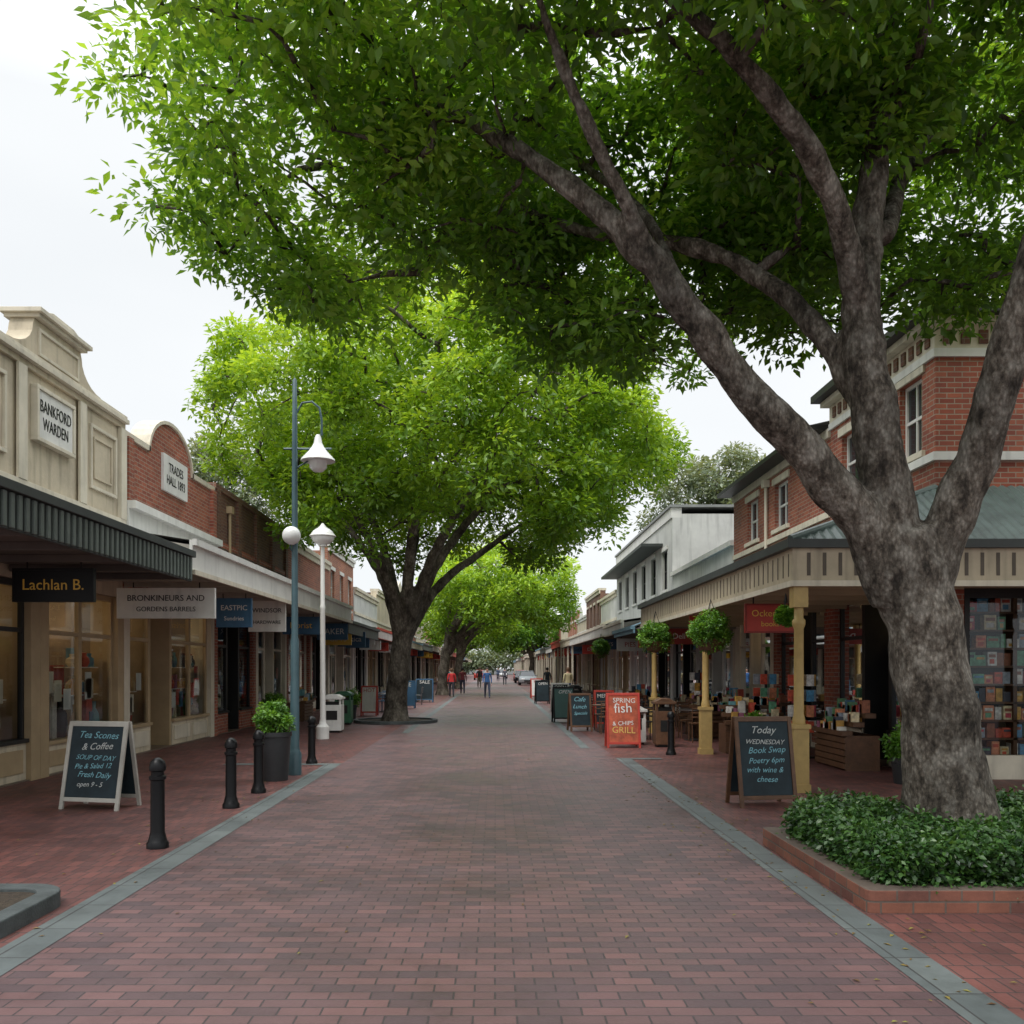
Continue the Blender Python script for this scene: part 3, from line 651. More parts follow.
# --- right corner building
b=B('brick_corner_bookshop'); b.side=1; b.xf=XR
y0,y1=14.1,18.5; H=7.3
TOP=3.1
shopfront(b,y0+.35,y1,['w','d','w'],DARK,CREAM2,BRK,8,zr=.6)
b.v('walls',BRK,0,.45,y0,y0+.345,0,TOP)
ops=[(14.55,15.35,5.25,6.5),(16.4,17.9,5.2,6.35)]
wall_open(b,'walls',BRK,y0,y1-.004,3.105,6.75,ops)
for o in ops: window(b,*o,WHITE,CREAM2)
b.v('walls',BRK,.351,11,y0,y0+.35,3.105,6.75)
b.v('walls',BRK,3.1,11,y0+.36,y1-.01,0,6.7)
b.v('string_course',WHITE,-.06,-.001,y0-.06,y1-.01,5.0,5.13); b.v('string_course',WHITE,.0,11,y0-.06,y0-.001,5.0,5.13)
b.v('string_course',WHITE,-.05,-.001,y0-.05,y1-.01,6.62,6.749); b.v('string_course',WHITE,.0,11,y0-.05,y0-.001,6.62,6.749)
b.v('frieze',CREAM2,-.03,11,y0-.03,y1-.01,6.75,7.1)
y=y0+.1
while y<y1-.2: b.v('dentils',BRKB,-.06,-.031,y,y+.14,6.82,7.03); y+=.28
v=.1
while v<6: b.v('dentils',BRKB,v,v+.14,y0-.06,y0-.031,6.82,7.03); v+=.28
b.v('cornice',CREAM2,-.2,11,y0-.2,y1+.05,7.1,7.2); b.v('cornice',DARK,-.38,11.2,y0-.38,y1+.1,7.2,7.34)
b.v('south_base',CREAM2,.46,11,y0+.0,y0+.14,.0,.38)
b.box('south_header',DARK,XR+.46,XR+11,y0+.04,y0+.3,2.85,3.1)
for i in range(5):
    x=XR+.46+i*1.6
    b.box('south_frames',DARK,x,x+.08,y0+.0,y0+.07,.38,2.85)
b.poly('south_glass',GLASS,[(XR+.5,y0+.04,.38),(XR+7,y0+.04,.38),(XR+7,y0+.04,2.85),(XR+.5,y0+.04,2.85)])
b.box('book_shelf_back',DARK,XR+.5,XR+7,y0+.32,y0+.345,.2,2.85)
for xx in (.47,1.28,2.1): b.box('shelf_ends',TIMB,XR+xx,XR+xx+.06,y0+.1,y0+.32,.3,2.85)
BK=[M('book_%d'%i,c,.5,.35,14) for i,c in enumerate([(.7,.1,.05),(.85,.72,.45),(.1,.35,.6),(.88,.86,.8),(.75,.42,.08),(.06,.07,.1),(.35,.12,.06),(.15,.42,.25),(.8,.3,.15),(.42,.48,.55),(.88,.87,.83),(.65,.08,.12)])]
z=.36
while z<2.7:
    b.box('book_shelves',TIMB,XR+.53,XR+5,y0+.1,y0+.319,z-.03,z)
    x=XR+.56
    while x<XR+4.5:
        w=R.uniform(.07,.2); h=R.uniform(.14,.24)
        if R.random()<.92: 
            yb_=y0+.14+R.uniform(0,.04); m_=R.choice(BK); b.box('books',m_,x,x+w,yb_,y0+.3,z+.002,z+h)
            if w>.11:
                b.box('book_titles',R.choice(BK),x+.02,x+w-.02,yb_-.004,yb_-.001,z+h*.6,z+h*.82)
                if R.random()<.6: b.box('book_pictures',R.choice(BK),x+.03,x+w-.04,yb_-.004,yb_-.001,z+h*.15,z+h*.48)
        x+=w+R.uniform(.008,.03)
    z+=.285
b.done()
b=B('brick_shop_building'); b.side=1; b.xf=XR
y0,y1=18.5,26
shopfront(b,y0,22.2,['w','d','w'],DARK,CREAM2,BRK,7); shopfront(b,22.2,y1,['w','d','w'],CREAM2,BRK,CREAM2,7); body(b,y0,y1,6.9,BRK,11)
ops=[(21.2,22.2,5.15,6.25),(23.6,24.6,5.15,6.25)]
wall_open(b,'walls',BRK,y0+.01,y1,3.105,6.5,ops)
for o in ops: window(b,*o,WHITE,CREAM2)
b.v('brick_chimney',BRK,1,1.6,19.0,19.8,6.0,7.4)
b.v('frieze',CREAM2,-.05,.36,y0+.01,y1,6.5,6.68)
b.v('eaves',DARK,-.45,11,y0+.12,y1+.15,6.68,6.78)
b.prism('roof',ROOFD,[(-.4,6.78),(5,8.0),(10.8,6.78)],y0+.15,y1+.1)
b.v('string_course',CREAM2,-.05,-.001,y0+.02,y1,4.85,4.98); downpipe(b,22.7,4.6,6.3,CREAM2)
b.done()
# --- corner verandah
b=B('corner_verandah'); b.side=1; b.xf=XR
A=2.7; ya=12.6; yb=25.6; z0=2.9; z1=3.48; zt=4.55
xe=XR-A
vsoff=M('verandah_soffit',(.42,.35,.23),.8,.1,1)
FAS=M('verandah_cream',(.52,.44,.31),.6,.14,2,streak=.3)
SLOT=M('slot_shadow',(.12,.1,.08),.9)
b.box('fascia',FAS,xe-.05,xe,ya-.05,yb,z0,z1); b.box('fascia',FAS,xe+.001,18,ya-.05,ya,z0,z1)
b.box('gutter',CHAR,xe-.15,xe-.051,ya-.15,yb,z1-.06,z1+.06); b.box('gutter',CHAR,xe-.05,18,ya-.15,ya-.051,z1-.06,z1+.06)
y=ya
while y<yb-.1:
    b.box('fascia_slots',SLOT,xe-.056,xe-.052,y+.1,y+.13,z0+.14,z1-.12); y+=.24
x=xe+.05
while x<15:
    b.box('fascia_slots',SLOT,x+.1,x+.15,ya-.056,ya-.052,z0+.14,z1-.12); x+=.22
b.box('fascia_trim',CREAM2,xe-.075,xe-.051,ya-.075,yb,z0-.01,z0+.07); b.box('fascia_trim',CREAM2,xe-.05,18,ya-.075,ya-.051,z0-.01,z0+.07)
b.poly('soffit',vsoff,[(xe,ya,z0+.1),(18,ya,z0+.1),(18,14.09,z0+.1),(XR-.01,14.09,z0+.1),(XR-.01,yb,z0+.1),(xe,yb,z0+.1)])
y=ya+.6
while y<yb: b.box('rafters',vsoff,xe+.01,XR-.02,y,y+.06,z0+.01,z0+.099); y+=1.1
V=[];F=[];n=int((yb-ya)/.035)
for i in range(n+1):
    y=ya-.1+(yb-ya+.1)*i/n; dz=.014*math.sin(i*math.pi/2)
    t=1. if y>14.1 else max(.0,(y-ya+.1)/(14.1-ya+.1))
    xo=xe-.1; V+=[(xo,y,z1+.05+dz),(xo+(XR-xo)*t,y,z1+.05+(zt-z1)*t+dz)]
for i in range(n): F.append((2*i,2*i+1,2*i+3,2*i+2))
b._a('roof_sheet',ROOFM,V,F)
V=[];F=[];n=int((18-xe)/.035)
for i in range(n+1):
    x=xe-.1+(18-xe+.1)*i/n; dz=.014*math.sin(i*math.pi/2)
    t=1. if x>XR else max(0,(x-xe+.1)/(XR-xe+.1))
    yo=ya-.1; V+=[(x,yo,z1+.05+dz),(x,yo+(14.1-yo)*t,z1+.05+(zt-z1)*t+dz)]
for i in range(n): F.append((2*i,2*i+1,2*i+3,2*i+2))
b._a('roof_sheet_side',ROOFM,V,F)
b.tube('ridge_cap',ROOFM,[(xe-.1,ya-.1,z1+.07),(XR,14.1,zt+.03)],.05,8)
for (x,y) in [(xe+.08,ya+.08),(xe+.08,18.3),(xe+.08,24.2),(8.9,ya+.08),(13,ya+.08)]:
    b.box('post_base',YEL,x-.11,x+.11,y-.11,y+.11,0,.9); b.box('post_base',YEL,x-.13,x+.13,y-.13,y+.13,.0,.12); b.box('post_base',YEL,x-.13,x+.13,y-.13,y+.13,.9,.96)
    b.lathe('post_shaft',YEL,x,y,[(.085,.96),(.09,1.02),(.07,1.1),(.065,2.3),(.09,2.36),(.09,2.42),(.065,2.45),(.065,2.6)],14)
    b.box('post_capital',YEL,x-.1,x+.1,y-.1,y+.1,2.6,2.9)
b.done()
DRED=M('dark_red',(.25,.02,.012),.5)
hsign('hanging_sign_board',4.3,5.1,15.4,2.38,2.82,REDS,GOLD,'Ockerton',.16,frame=DRED,sub='books',hang=.12)
hsign('hanging_sign_board',4.35,5.0,20.0,2.5,2.9,REDS,WHITE,'Vines',.17,hang=.12)
hsign('hanging_sign_board',4.4,5.2,23.5,2.4,2.75,DRED,WHITE,'Deli',.2,hang=.12)
hsign('hanging_sign_board',4.4,5.3,27.5,2.4,2.8,REDS,WHITE,'GIFTS',.24,hang=.12)
hsign('hanging_sign_board',4.5,5.4,33,2.4,2.8,WHITE,REDS,'PIES',.24,hang=.12)
hsign('hanging_sign_board',4.5,5.4,40,2.6,3.0,BLUES,WHITE,'TOYS',.24,hang=.12)
hsign('hanging_sign_board',4.5,5.4,46,2.5,2.9,REDS,WHITE,'DELI',.24,hang=.12)
b=B('blue_awning_shop_building'); b.side=1; b.xf=XR
shopfront(b,26,30.5,['w','d','w'],WHITE,CREAM2,WHITEW,3); shopfront(b,30.5,35,['w','d','w'],DARK,CREAM2,WHITEW,3); body(b,26,35,5.6,WHITEW,11)
b.v('walls',WHITEW,0,.35,26.01,34.99,3.105,5.3); b.v('parapet',WHITE,-.1,.4,26.01,34.99,5.3,5.45)
awning(b,25.7,29.9,2.9,2.75,2.95,1.1,BLUEA,BLUEA,slats=None); awning(b,30,34.99,2.6,2.95,3.35,.4,CREAM2,ROOFM,slats=WHITE)
b.done()
b=B('white_two_storey_building'); b.side=1; b.xf=XR
for i in range(3): shopfront(b,35+i*5.33,35+(i+1)*5.33,['w','d','w'],[DARK,WHITE,TAN][i],WHITEW,WHITEW,3)
body(b,35,51,8.1,WHITEW,9.5)
ops=[]
for i in range(6): yc=36.6+i*2.6; ops.append((yc-.55,yc+.55,4.9,6.5))
wall_open(b,'walls',WHITEW,35,50.99,3.105,7.6,ops)
for o in ops: window(b,*o,DARK,WHITE)
b.v('parapet',WHITE,-.05,.36,35,50.99,7.6,8.0); b.v('parapet',M('grey_cap',(.25,.26,.25),.7),-.12,9.6,34.92,51,8.0,8.1)
b.v('eave_canopy',CHAR,-.9,-.001,37,50.9,6.75,6.87)
awning(b,35.01,50.99,2.6,3.0,3.45,.4,CREAM2,ROOFM,slats=WHITE)
b.done()
# ---------------------------------------------------------------- furniture
def bollard(x,y):
    b=B('bollard',(x,y,0))
    b.lathe('post',BLACK,0,0,[(.105,0),(.105,.05),(.09,.07),(.075,.13),(.068,.16),(.066,.66),(.08,.67),(.08,.70),(.062,.71),(.062,.745),(.078,.755),(.08,.79),(.066,.845),(.03,.875),(.0,.88)],20)
    b.done()
for x,y in [(-3.28,8.75),(-3.3,11.25),(-3.31,12.6),(-3.34,16.4),(3.54,18.1)]: bollard(x,y)
def aboard(name,x,y,w,h,rz,fr,face,tm,lines,open_=.42,legs=.12,tsz=None):
    b=B(name,(x,y,0),rz); t=.035
    for sgn in(-1,1):
        def q(u,z,d):
            yy=sgn*(open_/2*(1-z/h)+.01)+sgn*d; return (u,yy,z)
        def bx(part,m,u0,u1,za,zb,d0,d1):
            V=[q(u,z,d) for d in(d0,d1) for z in(za,zb) for u in(u0,u1)]
            b._a(part,m,V,[(0,1,3,2),(4,6,7,5),(0,4,5,1),(2,3,7,6),(0,2,6,4),(1,5,7,3)])
        bx('frame',fr,-w/2,-w/2+.05,0,h,0,t); bx('frame',fr,w/2-.05,w/2,0,h,0,t); bx('frame',fr,-w/2+.05,w/2-.05,h-.06,h,.001,t-.001); bx('frame',fr,-w/2+.05,w/2-.05,legs,legs+.05,.001,t-.001)
        bx('board',face,-w/2+.05,w/2-.05,legs+.05,h-.06,.006,t-.012)
    z=h-.17; 
    for i,(tx,s,m) in enumerate(lines):
        yy=-(open_/2*(1-z/h)+.01)-(t-.012)-.004
        b.text('writing',m,tx,(R.uniform(-.03,.03),yy,z),s,(math.pi/2+ -math.atan2(open_/2,h),R.uniform(-.04,.04),0),.001,shear=.35 if m in(CHTXT,CHW) else 0); z-=s*1.05+.012
    b.done(.004)
aboard('chalkboard_sign',-4.95,11.3,.82,1.08,math.radians(-12),M('grey_white_frame',(.45,.43,.38),.6,.2),CHALK,CHTXT,[('Tea Scones',.12,CHTXT),('& Coffee',.12,CHW),('SOUP OF DAY',.085,CHTXT),('Pie & Salad 12',.09,CHTXT),('Fresh Daily',.1,CHTXT),('open 9 - 5',.085,CHW)],legs=.1)
aboard('chalkboard_sign',3.4,11.5,.76,1.13,math.radians(8),TIMB,CHALK,CHTXT,[('Today',.13,CHW),('WEDNESDAY',.085,CHW),('Book Swap',.11,CHTXT),('Poetry 6pm',.1,CHTXT),('with wine &',.1,CHTXT),('cheese',.1,CHTXT)],legs=.1)
b0=M('menu_orange',(.48,.1,.045),.5,.4,5)
aboard('red_menu_sign',2.82,19.9,.74,1.2,0,REDS,b0,WHITE,[('SPRING',.15,WHITE),('fish',.3,WHITE),('& CHIPS',.13,WHITE),('GRILL',.2,M('menu_yellow',(.7,.45,.12),.5))],legs=.08)
aboard('chalkboard_sign',2.35,25.0,.62,1.05,.15,TIMB,CHALK,CHTXT,[('Cafe',.18,CHTXT),('Lunch',.16,CHTXT),('Specials',.12,CHTXT)])
aboard('chalkboard_sign',2.2,29.0,.7,1.15,.1,BLACK,M('green_board',(.03,.08,.07),.6),CHTXT,[('OPEN',.16,CHW)])
aboard('chalkboard_sign',2.6,36.0,.7,1.15,.1,WHITE,CHALK,CHTXT,[('OPEN',.18,WHITE)])
aboard('chalkboard_sign',2.3,44.0,.7,1.15,.1,BLACK,CHALK,CHTXT,[('OPEN',.18,WHITE)])
aboard('chalkboard_sign',3.2,26.5,.6,1.1,.1,REDS,CHALK,CHTXT,[('MENU',.16,WHITE)])
aboard('chalkboard_sign',2.4,52.0,.7,1.15,.1,REDS,WHITE,REDS,[('SALE',.18,REDS)])
aboard('chalkboard_sign',-3.9,39.0,.9,1.2,.0,BLUES,BLUES,CHTXT,[('SALE',.25,WHITE)])
aboard('chalkboard_sign',-3.6,46.0,.9,1.2,.0,BLUES,CHALK,CHTXT,[('SALE',.25,WHITE)])
aboard('chalkboard_sign',-4.6,33.0,.6,1.1,.0,REDS,WHITE,REDS,[('HOT',.2,REDS)])
POT=M('dark_pot',(.03,.032,.035),.5,.2,4)
SHR=leafmat('shrub_leaf',(.04,.12,.012),(.11,.27,.03),(.24,.44,.06),.3)
def potplant(x,y,r,h,pr,n=60):
    b=B('potted_shrub',(x,y,0)); b.lathe('pot',POT,0,0,[(r*.8,0),(r*.82,.02),(r,h-.08),(r*1.08,h-.07),(r*1.08,h),(r*.95,h),(r*.93,h-.05)],24)
    b.lathe('soil',SOIL,0,0,[(r*.9,h-.06),(r*.9,h-.05)],16)
    for i in range(5): b.tube('stems',TIMB,[(0,0,h-.06),(R.uniform(-.1,.1),R.uniform(-.1,.1),h+pr)],.01,5)
    b.done(); rg=np.random.default_rng(int(x*10)+99); d=rg.normal(size=(n,3)); d/=np.linalg.norm(d,axis=1)[:,None]; d*=rg.random((n,1))**.5*pr
    leaves('leaves',d+np.array([0,0,h+pr*.75]),pr*.3,45,.07,SHR,parent=b.e,seed=5,flat=1,wr=.5)
potplant(-3.42,14.0,.24,.76,.27); potplant(5.0,17.2,.2,.5,.22)
potplant(-6.4,26,.25,.5,.3); potplant(6.2,13.6,.2,.4,.28); potplant(-4.9,30.5,.22,.5,.3)
def basket(x,y,z,r):
    b=B('hanging_basket',(x,y,z))
    b.lathe('bowl',TIMB,0,0,[(.02,-r*.95),(r*.5,-r*.8),(r*.7,-r*.3)],16)
    for a in(0,2.1,4.2): b.tube('chains',DARK,[(r*.6*math.cos(a),r*.6*math.sin(a),-r*.3),(0,0,r+.2)],.006,4)
    b.done(); rg=np.random.default_rng(int(y*10)); d=rg.normal(size=(150,3)); d/=np.linalg.norm(d,axis=1)[:,None]; d*=(.55+.45*rg.random((150,1)))*r*.88
    leaves('leaves',d,r*.22,45,.06,SHR,parent=b.e,seed=9,flat=1,wr=.5)
basket(4.05,16.9,2.42,.42); basket(3.92,22,2.52,.42); basket(4.2,13.0,2.5,.13); basket(4.0,34,2.5,.35)
b=B('street_lamp',(-3.27,14.7,0))
b.lathe('pole',TEAL,0,0,[(.11,0),(.11,.35),(.085,.4),(.075,.45),(.07,2.2),(.055,2.25),(.045,5.4),(.035,6.45),(.0,6.5)],16)
b.tube('arm',TEAL,[(0,0,5.55),(.02,0,5.9),(.12,0,6.08),(.28,0,6.1),(.4,0,6.0),(.44,0,5.8),(.44,0,5.55)],.018,8)
b.tube('cross_arm',TEAL,[(-.18,0,5.33),(.6,0,5.33)],.018,8)
b.tube('cross_arm',TEAL,[(0,0,5.0),(.2,0,5.12),(.38,0,5.33)],.014,8)
b.lathe('lamp_shade',LAMPW,.38,0,[(.03,5.56),(.05,5.52),(.07,5.42),(.1,5.36),(.16,5.28),(.27,5.16),(.28,5.13),(.24,5.13)],24)
b.lathe('lamp_glass',LAMPW,.38,0,[(.15,5.14),(.14,5.02),(.08,4.96),(.0,4.95)],16)
b.tube('globe_bracket',TEAL,[(0,0,3.6),(-.06,-.06,3.7),(-.05,-.1,3.78)],.014,6)
b.lathe('globe',LAMPW,-.03,-.1,[(.04,3.75)]+[(.15*math.sin(math.pi*i/10),3.9-.15*math.cos(math.pi*i/10)) for i in range(1,10)]+[(0,4.05)],20)
b.done()
b=B('globe_street_lamp',(-4.25,22.2,0))
b.lathe('pole',WHITE,0,0,[(.16,0),(.16,.3),(.09,.38),(.07,.5),(.06,3.2),(.075,3.25),(.055,3.3),(.05,4.75),(.0,4.8)],16)
b.lathe('globe',LAMPW,0,0,[(.1,4.75)]+[(.29*math.sin(math.pi*i/10),5.0-.22*math.cos(math.pi*i/10)) for i in range(1,10)]+[(0,5.23)],20)
b.lathe('globe_cap',WHITE,0,0,[(.33,5.0),(.24,5.1),(.08,5.24),(.02,5.32)],20)
b.done()
def bin_(x,y,m,w=.5,h=.95):
    b=B('litter_bin',(x,y,0)); b.box('body',m,-w/2,w/2,-w/2,w/2,.06,h-.2); b.box('feet',DARK,-w/2+.04,w/2-.04,-w/2+.04,w/2-.04,0,.06)
    for sx in(-1,1):
        for sy in(-1,1): b.box('corner_posts',m,sx*(w/2-.03)-.025,sx*(w/2-.03)+.025,sy*(w/2-.03)-.025,sy*(w/2-.03)+.025,h-.2,h-.05)
    b.box('inner',DARK,-w/2+.06,w/2-.06,-w/2+.06,w/2-.06,h-.2,h-.12)
    b.box('lid',m,-w/2-.03,w/2+.03,-w/2-.03,w/2+.03,h-.05,h+.01); b.prism('lid_top',m,[(-w/2,h+.01),(w/2,h+.01),(w/2-.12,h+.08),(-w/2+.12,h+.08)],-w/2,w/2,'Y')
    b.box('notice',DARK,-w/2+.1,w/2-.1,-w/2-.006,-w/2-.001,.35,.6)
    b.done(.008)
bin_(-4.4,24.5,WHITE); bin_(-4.7,28,M('green_paint',(.03,.12,.06),.5)); bin_(3.25,20.6,WHITE,.36,.8); bin_(3.75,20.0,TIMB,.42,1.0); bin_(2.9,33,BLACK,.5,1.05); bin_(2.6,48,BLACK,.5,1.05)
def chair(par,x,y,rz,m):
    c,s=math.cos(rz),math.sin(rz)
    def g(px,py,z): return (x+c*px-s*py,y+s*px+c*py,z)
    for sx in(-.19,.19):
        par.tube('chair_legs',m,[g(sx,-.19,0),g(sx,-.17,.45)],.014,6); par.tube('chair_legs',m,[g(sx,.2,0),g(sx,.17,.45),g(sx,.23,.86)],.014,6)
    par._a('chair_seat',m,[g(a,bb,z) for z in(.44,.465) for a,bb in((-.21,-.2),(.21,-.2),(.21,.2),(-.21,.2))],[(0,3,2,1),(4,5,6,7),(0,1,5,4),(1,2,6,5),(2,3,7,6),(3,0,4,7)])
    for zz in(.6,.7,.8): par.tube('chair_back',m,[g(-.19,.2+(zz-.45)*.13,zz),g(0,.23+(zz-.45)*.13,zz),g(.19,.2+(zz-.45)*.13,zz)],.018,6)
def cafe(x,y,m,tm):
    b=B('cafe_table_set',(x,y,0)); b.lathe('table_top',tm,0,0,[(.35,.72),(.36,.73),(.36,.745),(.35,.75)],24); b.lathe('table_leg',DARK,0,0,[(.22,0),(.22,.02),(.03,.05),(.025,.71),(.1,.72)],12)
    chair(b,0,-.6,math.pi,m); chair(b,0,.6,0,m); chair(b,.6,0,-math.pi/2,m); b.done()
for (x,y) in [(3.6,22.4),(3.0,24.6),(3.6,26.2),(3.4,28.3),(3.1,30.5),(3.4,32.5),(3.2,35),(3.4,38),(3.0,41),(3.2,46),(5.2,24),(4.6,26.8),(4.8,21.8),(3.0,50),(3.1,55)]: cafe(x,y,R.choice([DARK,BLACK,TIMB]),R.choice([DARK,STEEL,TIMB]))
for (x,y) in [(-4.4,36),(-4.3,43),(-4.2,47),(-4.6,41)]: cafe(x,y,R.choice([BLUES,STEEL]),STEEL)
def stand(x,y,rz,w=.6,n=26):
    b=B('market_display_stand',(x,y,0),rz)
    for i in range(5): b.box('slats',TIMB,-w,w,-.3,-.27,.04+.11*i,.13+.11*i)
    for sx in(-1,1): b.box('legs',TIMB,sx*(w-.03)-.03,sx*(w-.03)+.03,-.27,.3,.0,.6)
    b.box('back',TIMB,-w+.06,w-.06,.27,.3,.04,.6)
    for i in range(3): b.box('trays',TIMB,-w-.02,w+.02,-.35+.2*i,-.17+.2*i,.6+.15*i,.68+.15*i)
    for i in range(n): 
        x=R.uniform(-w+.05,w-.15); k=R.randint(0,2); b.box('goods',R.choice(GOODC+BK),x,x+.12,-.33+.2*k,-.2+.2*k,.68+.15*k,.68+.15*k+R.uniform(.06,.24))
    b.done()
stand(5.3,18.6,0); stand(6.2,15.9,-math.pi/2,.7,40); stand(6.3,20.6,-math.pi/2,.6); stand(6.3,24.2,-math.pi/2,.8,40); stand(6.2,28,-math.pi/2,.7); stand(5.0,30,0,.5); stand(-6.5,30,math.pi/2,.7); stand(5.4,22.6,0,.5)
def rack(x,y):
    b=B('greeting_card_rack',(x,y,0))
    b.lathe('base',DARK,0,0,[(.28,0),(.28,.03),(.03,.06),(.03,1.7)],14)
    for i in range(6):
        a=i*math.pi/3
        for z in (.5,.8,1.1,1.4):
            c_,s_=math.cos(a)*.2,math.sin(a)*.2; b.box('cards',R.choice(BK),c_-.07,c_+.07,s_-.02,s_+.02,z,z+.22)
    b.done()
rack(6.0,17.6); rack(5.9,19.6); rack(5.9,26)
b=B('tree_bed',(-3.2,29,0)); n=24
ci=lambda r:[(r*math.cos(2*math.pi*i/n),r*math.sin(2*math.pi*i/n)) for i in range(n)]
ring(b,'edging',KERB,ci(1.35),ci(1.22),0,.1); b.poly('soil',SOIL,[(p[0],p[1],.06) for p in ci(1.23)]); b.done()
# ---------------------------------------------------------------- people
SKIN=M('skin',(.45,.26,.18),.6,.05)
def person(x,y,rz,shirt,trous,hair,stride=.22,h=1.0):
    e=empty('person_walking',(x,y,0)); e.rotation_euler=(0,0,rz); e.scale=(h,h,h)
    m,nt,p=newmat('clothing'); N=nt.nodes; L=nt.links
    tc=N.new('ShaderNodeTexCoord'); sp=N.new('ShaderNodeSeparateXYZ'); L.new(tc.outputs['Object'],sp.inputs[0])
    mr=N.new('ShaderNodeMath'); mr.operation='MULTIPLY'; mr.inputs[1].default_value=.5; L.new(sp.outputs[2],mr.inputs[0])
    cr=N.new('ShaderNodeValToRGB'); cr.color_ramp.interpolation='CONSTANT'; E=cr.color_ramp.elements
    E[0].position=0; E[0].color=(.02,.018,.016,1); E[1].position=.045; E[1].color=(*trous,1)
    k=E.new(.47); k.color=(*shirt,1); k=E.new(.735); k.color=(.45,.26,.18,1)
    L.new(mr.outputs[0],cr.inputs[0]); L.new(cr.outputs[0],p.inputs['Base Color']); p.inputs['Roughness'].default_value=.85
    s=stride
    V=[(0,0,.95),(0,0,1.12),(0,.0,1.32),(0,.0,1.45),(0,-.01,1.53),(0,-.02,1.62),(0,-.01,1.72),
       (.1,0,.9),(.11,-s*.6,.5),(.11,-s,.1),(.11,-s-.13,.04),
       (-.1,0,.9),(-.11,s*.3,.5),(-.11,s,.12),(-.11,s-.1,.04),
       (.19,0,1.41),(.24,.06,1.14),(.25,.0,.9),(.25,-.03,.82),
       (-.19,0,1.41),(-.24,-.03,1.14),(-.25,-.14,.93),(-.25,-.19,.86)]
    Ed=[(0,1),(1,2),(2,3),(3,4),(4,5),(5,6),(0,7),(7,8),(8,9),(9,10),(0,11),(11,12),(12,13),(13,14),(3,15),(15,16),(16,17),(17,18),(3,19),(19,20),(20,21),(21,22)]
    Rd=[(.16,.12),(.14,.1),(.17,.12),(.1,.08),(.055,.055),(.085,.1),(.07,.085),(.1,.1),(.065,.07),(.045,.05),(.04,.035),(.1,.1),(.065,.07),(.045,.05),(.04,.035),(.06,.06),(.045,.045),(.033,.033),(.03,.02),(.06,.06),(.045,.045),(.033,.033),(.03,.02)]
    me=bpy.data.meshes.new('body'); me.from_pydata(V,Ed,[]); me.materials.append(m); o=bpy.data.objects.new('body',me); COL.objects.link(o); o.parent=e
    o.modifiers.new('skin','SKIN')
    for i,r in enumerate(Rd): me.skin_vertices[0].data[i].radius=r
    me.skin_vertices[0].data[0].use_root=True
    ss=o.modifiers.new('sub','SUBSURF'); ss.levels=2; ss.render_levels=2
    for hx,hy,hz in((.25,-.03,.82),(-.25,-.19,.86)):
        V=[];Ed=[];rr=[]
        for f in range(4):
            l=[.075,.085,.08,.062][f]; yy=-.03+.02*f; b0=len(V)
            V+=[(hx,hy+yy,hz-.02),(hx,hy+yy,hz-.05-l*.5),(hx*.96,hy+yy,hz-.05-l)]; Ed+=[(b0,b0+1),(b0+1,b0+2)]; rr+=[.011,.009,.007]
        b0=len(V); V+=[(hx,hy-.02,hz+.02),(hx*.96,hy-.055,hz-.02),(hx*.95,hy-.06,hz-.05)]; Ed+=[(b0,b0+1),(b0+1,b0+2)]; rr+=[.012,.01,.008]
        mh=bpy.data.meshes.new('fingers'); mh.from_pydata(V,Ed,[]); mh.materials.append(SKIN); oh=bpy.data.objects.new('fingers',mh); COL.objects.link(oh); oh.parent=e
        oh.modifiers.new('skin','SKIN')
        for i,r in enumerate(rr): mh.skin_vertices[0].data[i].radius=(r,r)
        for i in range(0,len(rr),3): mh.skin_vertices[0].data[i].use_root=True
    b=B('head_features'); b.lathe('hair',hair,0,.015,[(.09,1.62),(.1,1.68),(.095,1.74),(.06,1.79),(.0,1.81)],14)
    for sx in(-.032,.032): b.lathe('eyes',BLACK,sx,-.118,[(0,1.655),(.01,1.66),(.01,1.668),(0,1.673)],8)
    b.lathe('nose',SKIN,0,-.125,[(.018,1.61),(.012,1.63),(.006,1.66)],8); b.box('mouth',REDS,-.025,.025,-.118,-.108,1.58,1.588)
    for sx in(-.09,.09): b.lathe('ears',SKIN,sx,-.01,[(.005,1.61),(.015,1.63),(.015,1.66),(.005,1.675)],8)
    b.done(); b.e.parent=e
HD=M('dark_hair',(.02,.014,.01),.6); HB=M('brown_hair',(.1,.05,.02),.6)
PI=math.pi
for a in [(-.45,52,0.1,(.03,.1,.25),(.03,.04,.07),HD),(-2.6,54,PI,(.5,.03,.03),(.03,.03,.04),HB,.15,.97),(-2.2,61,PI,(.25,.05,.06),(.05,.06,.1),HD,.2),
 (-4.3,38,.2,(.6,.6,.6),(.04,.05,.1),HD,.15),(-1.4,80,0,(.05,.05,.06),(.2,.18,.12),HB),(3.6,62,PI,(.05,.07,.09),(.02,.02,.03),HD,.1),(1.0,92,PI,(.1,.1,.12),(.02,.02,.03),HD,.2),
 (-.9,98,0,(.6,.6,.6),(.05,.05,.08),HD,.2),(-1.8,110,0,(.4,.05,.05),(.03,.03,.05),HB,.2),(.4,118,0,(.05,.08,.15),(.03,.03,.05),HB,.2),(3.9,48,PI,(.4,.35,.2),(.04,.05,.1),HB,.1),(-3.4,66,0,(.05,.15,.2),(.03,.03,.05),HB,.2)]: person(*a)
